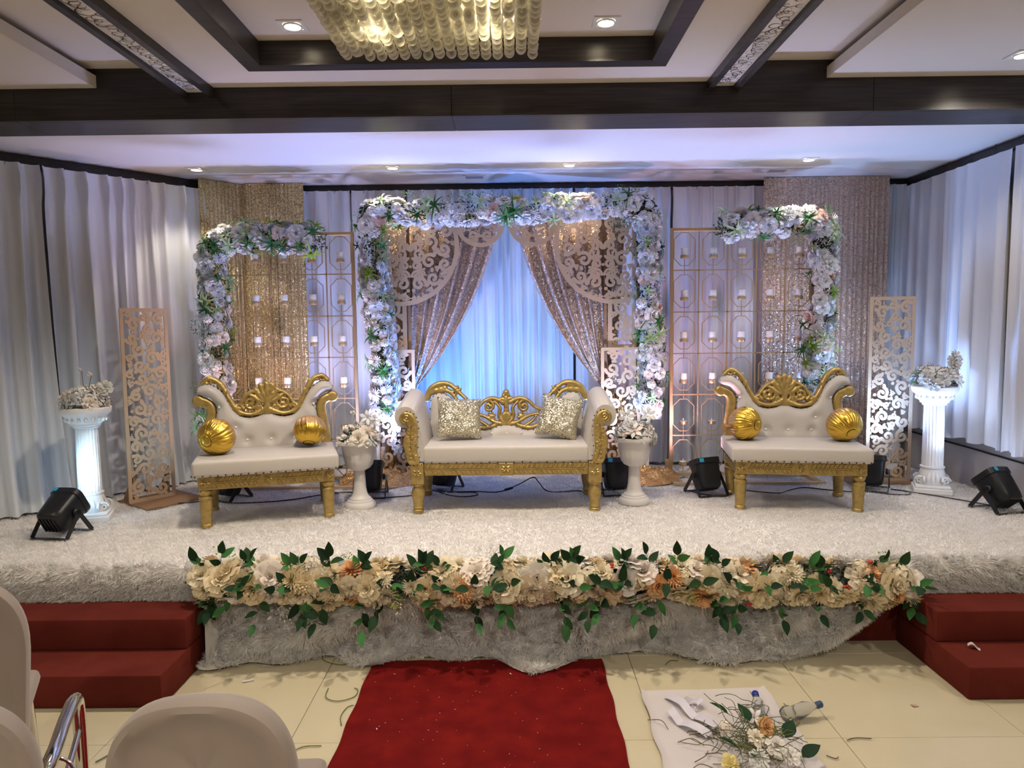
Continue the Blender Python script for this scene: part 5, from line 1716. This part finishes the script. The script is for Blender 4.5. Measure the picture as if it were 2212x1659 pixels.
tag(o, 'black inline plug on the cable under the sofa', 'plug')
o = MB().tube([(3.312, 6.02, .74), (3.312, 5.3, .735), (3.312, 4.6, .725), (3.312, 4.0, .715)], .006, 6).build('wall_cable', 'black_cable', None, 60)
tag(o, 'black cable fixed along the taupe wall below the white curtains', 'cable')

# ================================================================ covered chairs in the hall
def covered_chair(loc, rz, label, arms=False, height=.865, width=.42, z0=.50, seat='chair_cover'):
    t = thing('covered_chair', label, 'chair', (loc[0], loc[1], 0), rz, 'chairs in pale fabric covers')
    w = width / 2
    # the cover over the backrest: a rounded bag with a rim seam; local y = 0 is the back
    def outline(a):
        """a from 0 (bottom left) over the top to 1 (bottom right)"""
        n = 2.6
        if a < .22: return (-w * (.90 + .10 * a / .22), z0 + (height - w * 1.05 - z0) * a / .22)
        if a > .78: return (w * (.90 + .10 * (1 - a) / .22), z0 + (height - w * 1.05 - z0) * (1 - a) / .22)
        th = pi * (1 - (a - .22) / .56)
        c, s = cos(th), sin(th)
        return (w * math.copysign(abs(c) ** (2 / n), c), height - w * 1.05 + w * 1.05 * s ** (2 / n))
    N = 56
    rings = [(0.0, .028, .012), (.35, .030, .004), (.72, .022, -.004), (.86, .012, -.012), (.95, -.003, -.016), (1.0, -.026, 0)]
    V = []; F = []
    prof = [(.02, .012), (.30, .013), (.55, .010), (.74, .004), (.80, -.006), (.90, -.016), (.97, -.010), (1.0, .010), (1.0, .035), (.96, .052), (.80, .060), (.4, .066), (.02, .068)]
    for i in range(N + 1):
        x, z = outline(i / N)
        cx, cz = 0, (z0 + height) / 2
        for (f, y) in prof:
            zz = cz + (z - cz) * f
            wr = .004 * sin(x * 30 + zz * 25) * (f < .9)
            V.append((x * f, y + wr - .05 * (zz - z0), zz))
    m = len(prof)
    for i in range(N):
        for j in range(m - 1):
            F.append((i * m + j, i * m + j + 1, (i + 1) * m + j + 1, (i + 1) * m + j))
    F.append(tuple(i * m for i in range(N + 1))); F.append(tuple(reversed([i * m + m - 1 for i in range(N + 1)])))
    F.append(tuple([m * 0 + j for j in range(m)] + [N * m + j for j in reversed(range(m))]))
    obj('back_cover', mesh_from('back_cover', V, F, 'chair_cover', 50), t)
    MB().rbox(-w * .86, w * .86, .035, .42, .42, .475, .025, seg=3).build('seat', seat, t, 40)
    if arms: MB().rbox(-w * .95, w * .95, -.01, .050, .44, .68, .012).build('back_pad', 'red_seat', t, 40)
    if arms:
        for s in (-1, 1):
            x = s * (w - .01)
            tb = smooth_path([(x - s * .05, .05, .62), (x, .10, .655), (x, .30, .66), (x, .42, .655), (x, .465, .61), (x, .475, .40), (x, .48, .01)], 6)
            b = MB()
            b.tube(tb, .017, 10)
            b.build('arm', 'chrome', t, 60)
            MB().tube([(x, .09, .53), (x, .30, .53), (x, .475, .55)], .008, 8).build('arm_brace', 'chrome', t, 60)
            b = MB(); b.tube(smooth_path([(x * .9, .05, .60), (x * .9, .03, .40), (x * .9, .0, .01)], 5), .014, 8)
            b.build('rear_leg', 'chrome', t, 60)
            MB().tube(smooth_path([(x * .97 + .05 * cos(q * pi / 6), .16 + .05 * sin(q * pi / 6) * .6, .575 + .05 * sin(q * pi / 6)) for q in range(12)], 2, True), .005, 6, closed=True).build('ring', 'chrome', t, 60)
    else:
        for s in (-1, 1):
            MB().tube([(s * w * .70, .08, .44), (s * w * .78, .04, .006)], .013, 8).build('leg', 'chrome', t, 60)
            MB().tube([(s * w * .70, .37, .43), (s * w * .78, .40, .006)], .013, 8).build('leg', 'chrome', t, 60)
    return t
covered_chair((-.685, 1.475), radians(2), 'pale covered chair back nearest the red carpet runner', False, .868, .405)
covered_chair((-1.235, 1.40), radians(22), 'pale covered chair with chrome arm in the bottom corner of the picture', True, .885, .43, .60, 'red_seat')
covered_chair((-1.67, 1.98), radians(27), 'pale covered chair in front of the left red steps', False, .95, .46, .36, 'chair_cover')

# ================================================================ things lying on the floor
sheet = MB()
cor = [(.555, 3.112), (1.113, 3.131), (1.14, 2.35), (.53, 2.35)]
def sh(u, v):
    a = np.array(cor[0]) * (1 - u) + np.array(cor[1]) * u; b_ = np.array(cor[3]) * (1 - u) + np.array(cor[2]) * u
    p = a * (1 - v) + b_ * v
    e = max(0, abs(u - .5) * 2 - .93) * .16 + max(0, .03 - v) * .22
    return (p[0] + .006 * sin(v * 17) * (u - .5) * 2, p[1], .004 + e + .001 * sin(u * 9 + v * 7))
sheet.grid(sh, 30, 40)
tag(sheet.build('paper_sheet', 'paper_white', None, 80), 'large white paper sheet lying on the tiles beside the red carpet', 'paper')
rr = random.Random(31)
def stem_clip(pts, label, material='stem_green', r=.0022):
    o = MB().tube(smooth_path([(p[0], p[1], p[2] if len(p) > 2 else .004 + r) for p in pts], 6), r, 5).build('stem_clipping', material, None, 60)
    return tag(o, label, 'stem', 'cut flower stems on the floor')
stem_clip([(-.98, 3.53), (-.965, 3.45), (-.86, 3.40), (-.77, 3.46), (-.70, 3.52), (-.66, 3.44), (-.60, 3.43), (-.585, 3.50)], 'long wavy cut stem in front of the stage, left of the red carpet')
stem_clip([(-.87, 3.17), (-.86, 3.09), (-.80, 3.055), (-.735, 3.09), (-.73, 3.15), (-.75, 3.17)], 'curled cut stem on the tiles midway along the red carpet')
stem_clip([(-.735, 2.86), (-.755, 2.93), (-.745, 3.0), (-.72, 3.02)], 'bent cut stem touching the left edge of the red carpet')
stem_clip([(-.90, 2.66), (-.85, 2.71), (-.78, 2.715)], 'short cut stem beside the nearest covered chair')
stem_clip([(-1.62, 2.62), (-1.52, 2.80), (-1.47, 2.92), (-1.45, 2.84), (-1.44, 2.66)], 'hooked cut stem behind the nearest covered chair', r=.003)
stem_clip([(-1.58, 2.50), (-1.48, 2.56), (-1.42, 2.58)], 'straight brown stem behind the nearest covered chair', 'wire_brown', .003)
stem_clip([(1.30, 2.72), (1.34, 2.735), (1.40, 2.73)], 'short brown twig on the tiles right of the paper sheet', 'wire_brown')
stem_clip([(1.175, 2.62), (1.20, 2.60), (1.215, 2.61)], 'tiny brown twig on the tiles near the paper edge', 'wire_brown')
stem_clip([(.72, 3.37), (.75, 3.41), (.79, 3.41)], 'small cut stem on the tiles between paper sheet and stage')
stem_clip([(1.155, 3.0), (1.165, 2.94), (1.19, 2.92)], 'bent cut stem beside the top corner of the paper sheet')
def scrap(x, y, w, h, rz, label, material='paper_white'):
    o = MB().grid(lambda u, v: ((u - .5) * w, (v - .5) * h, .0035 + .006 * (u - .5) ** 2), 4, 2).build('paper_scrap', material, None, 60, (x, y, 0), (0, 0, rz))
    return tag(o, label, 'paper', 'paper scraps on the floor')
scrap(-1.225, 3.40, .055, .018, -.1, 'white paper scrap on the tiles near the left steps')
scrap(-1.27, 3.255, .05, .020, .4, 'white paper scrap on the tiles behind the nearest chair')
scrap(1.71, 2.98, .026, .022, .2, 'tan scrap on the open tiles at the right', 'gold_board')
scrap(-.335, 3.475, .035, .02, .2, 'small yellow sweet wrapper above the red carpet', 'petal_yellow')
o = MB().grid(lambda u, v: ((u - .5) * .05, (v - .5) * .03, .012 * sin(u * 5)), 6, 3).build('paper_scrap', 'paper_white', None, 60, (2.10, 3.20, .163), (0, 0, -.5))
tag(o, 'torn white scrap on the lower right red step', 'paper', 'paper scraps on the floor')
# lint on the runner
n = 120
r = np.random.default_rng(8)
P = np.stack([r.uniform(-.68, .38, n), r.uniform(2.35, 3.40, n), np.full(n, .0125)], 1)
ang = r.uniform(0, 6.28, n); L = r.uniform(.001, .005, n) * np.where(r.random(n) < .08, 2.2, 1)
dx = np.stack([np.cos(ang), np.sin(ang), 0 * ang], 1); dy = np.stack([-np.sin(ang), np.cos(ang), 0 * ang], 1)
o = obj('lint', tri_mesh('lint', np.stack([P - dx * L[:, None], P + dx * L[:, None], P + dy * L[:, None] * .5], 1), 'lint'))
tag(o, 'white lint and petals scattered over the red carpet', 'lint', kind='stuff')

# florist's waste on the sheet: bottles, leaves, flower heads, curls of paper, a tangle of wire
def bottle(loc, rot, capm, label):
    t = thing('plastic_bottle', label, 'bottle', loc, 0, 'crushed bottles in the florist waste')
    t.rotation_euler = rot
    MB().lathe([(.001, 0), (.026, 0), (.030, .006), (.029, .03), (.024, .05), (.029, .07), (.028, .10), (.022, .125), (.012, .150), (.011, .168)], 16, rmod=lambda a, k: 1 + .10 * sin(a * 3 + k * 1.7), cap=False).build('bottle_body', 'bottle_clear', t, 50)
    MB().lathe([(.0135, .160), (.0145, .162), (.0145, .182), (.012, .185)], 16).build('cap', capm, t, 40)
bottle((.99, 2.80, .035), (radians(80), 0, radians(170)), 'cap_blue', 'clear plastic bottle with a bright blue cap in the florist waste')
bottle((1.10, 2.86, .034), (radians(84), 0, radians(105)), 'cap_navy', 'crushed clear bottle with a navy cap in the florist waste')
b = MB()
rw = random.Random(5)
for k in range(95):
    c = Vector((.90 + rw.gauss(0, .07), 2.66 + rw.gauss(0, .07), rw.uniform(.03, .11)))
    pts = [c]
    d = Vector((rw.gauss(0, 1), rw.gauss(0, 1), rw.gauss(0, .35))).normalized()
    for q in range(6):
        d = (d + Vector((rw.gauss(0, .45), rw.gauss(0, .45), rw.gauss(0, .25)))).normalized()
        nx = pts[-1] + d * rw.uniform(.018, .042)
        nx.z = max(.008, min(.16, nx.z)); pts.append(nx)
    b.tube(smooth_path(pts, 3), .0015, 4)
o = b.build('wire_tangle', 'stem_green', None, 60)
tag(o, 'tangle of cut stems and wire on the paper sheet', 'florist waste', kind='stuff')
b = MB()
for k in range(22):
    a = rw.uniform(0, 6.28)
    p = Vector((.83 + rw.gauss(0, .10), 2.70 + rw.gauss(0, .12), .010))
    pts = [p, p + Vector((cos(a) * .05, sin(a) * .05, .012)), p + Vector((cos(a + .4) * .10, sin(a + .4) * .10, 0))]
    b.tube(smooth_path(pts, 4), .0016, 4)
o = b.build('wire_clippings', 'wire_brown', None, 60)
tag(o, 'thin brown twigs strewn over the paper sheet', 'florist waste', kind='stuff')
heads = (('peony/cream', .90, 2.60, .09, 'cream'), ('rose/ivory', .96, 2.56, .08, 'ivory'), ('peony/yellow', .78, 2.53, .03, 'yellow'), ('rose/peach', .955, 2.66, .10, 'peach'), ('hydrangea/ivory', .82, 2.72, .06, 'pale'), ('peony/ivory', 1.01, 2.55, .05, 'papery'), ('lily/ivory', .93, 2.72, .10, 'wilted'), ('peony/white', .88, 2.51, .06, 'white'))
for k, (key, x, y, z, c) in enumerate(heads):
    o = place(key, None, (x, y, z), (rw.uniform(-.5, .5), -.6, .8), .031, rr=rw)
    tag(o, 'discarded %s flower head in the florist waste' % c, 'flower', 'discarded flower heads')
for k, (x, y, z, a, lab) in enumerate(((.90, 2.68, .11, .4, 'upright dark leaf in the middle of the florist waste'), (1.01, 2.60, .09, -.6, 'broad dark leaf at the right of the florist waste'), (.83, 2.58, .06, 1.4, 'dark leaf at the left of the florist waste'), (.90, 2.56, .05, 2.6, 'dark leaf at the near side of the florist waste'), (.86, 2.82, .06, 1.2, 'dark leaf at the far side of the florist waste'), (1.05, 2.54, .05, -1.2, 'dark leaf at the near right corner of the florist waste'))):
    o = obj('loose_leaf', leaf_big, None, (x, y, z), (.6, .2, a), (.10, .085, .09))
    tag(o, lab, 'leaf', 'discarded leaves')
for k, (pts, lab) in enumerate(((((.66, 3.06), (.70, 2.98), (.72, 2.92), (.76, 2.86), (.80, 2.78)), 'long curled strip of lilac ribbon paper on the paper sheet'), (((.64, 2.92), (.66, 2.86), (.70, 2.80), (.76, 2.74)), 'folded strip of lilac ribbon paper on the paper sheet'), (((.72, 3.0), (.77, 3.0), (.78, 2.96), (.73, 2.94)), 'short looped strip of lilac ribbon paper on the paper sheet'))):
    P = smooth_path([(p[0], p[1]) for p in pts], 6)
    def f(u, v, P=P):
        i = min(int(u * (len(P) - 1)), len(P) - 1)
        return (P[i][0] + (v - .5) * .030, P[i][1] + (v - .5) * .022, .008 + .022 * abs(sin(u * 5 + k)) + .010 * v)
    tag(MB().grid(f, len(P) - 1, 2).build('ribbon_strip', 'paper_lilac', None, 60), lab, 'ribbon', 'ribbon paper strips')
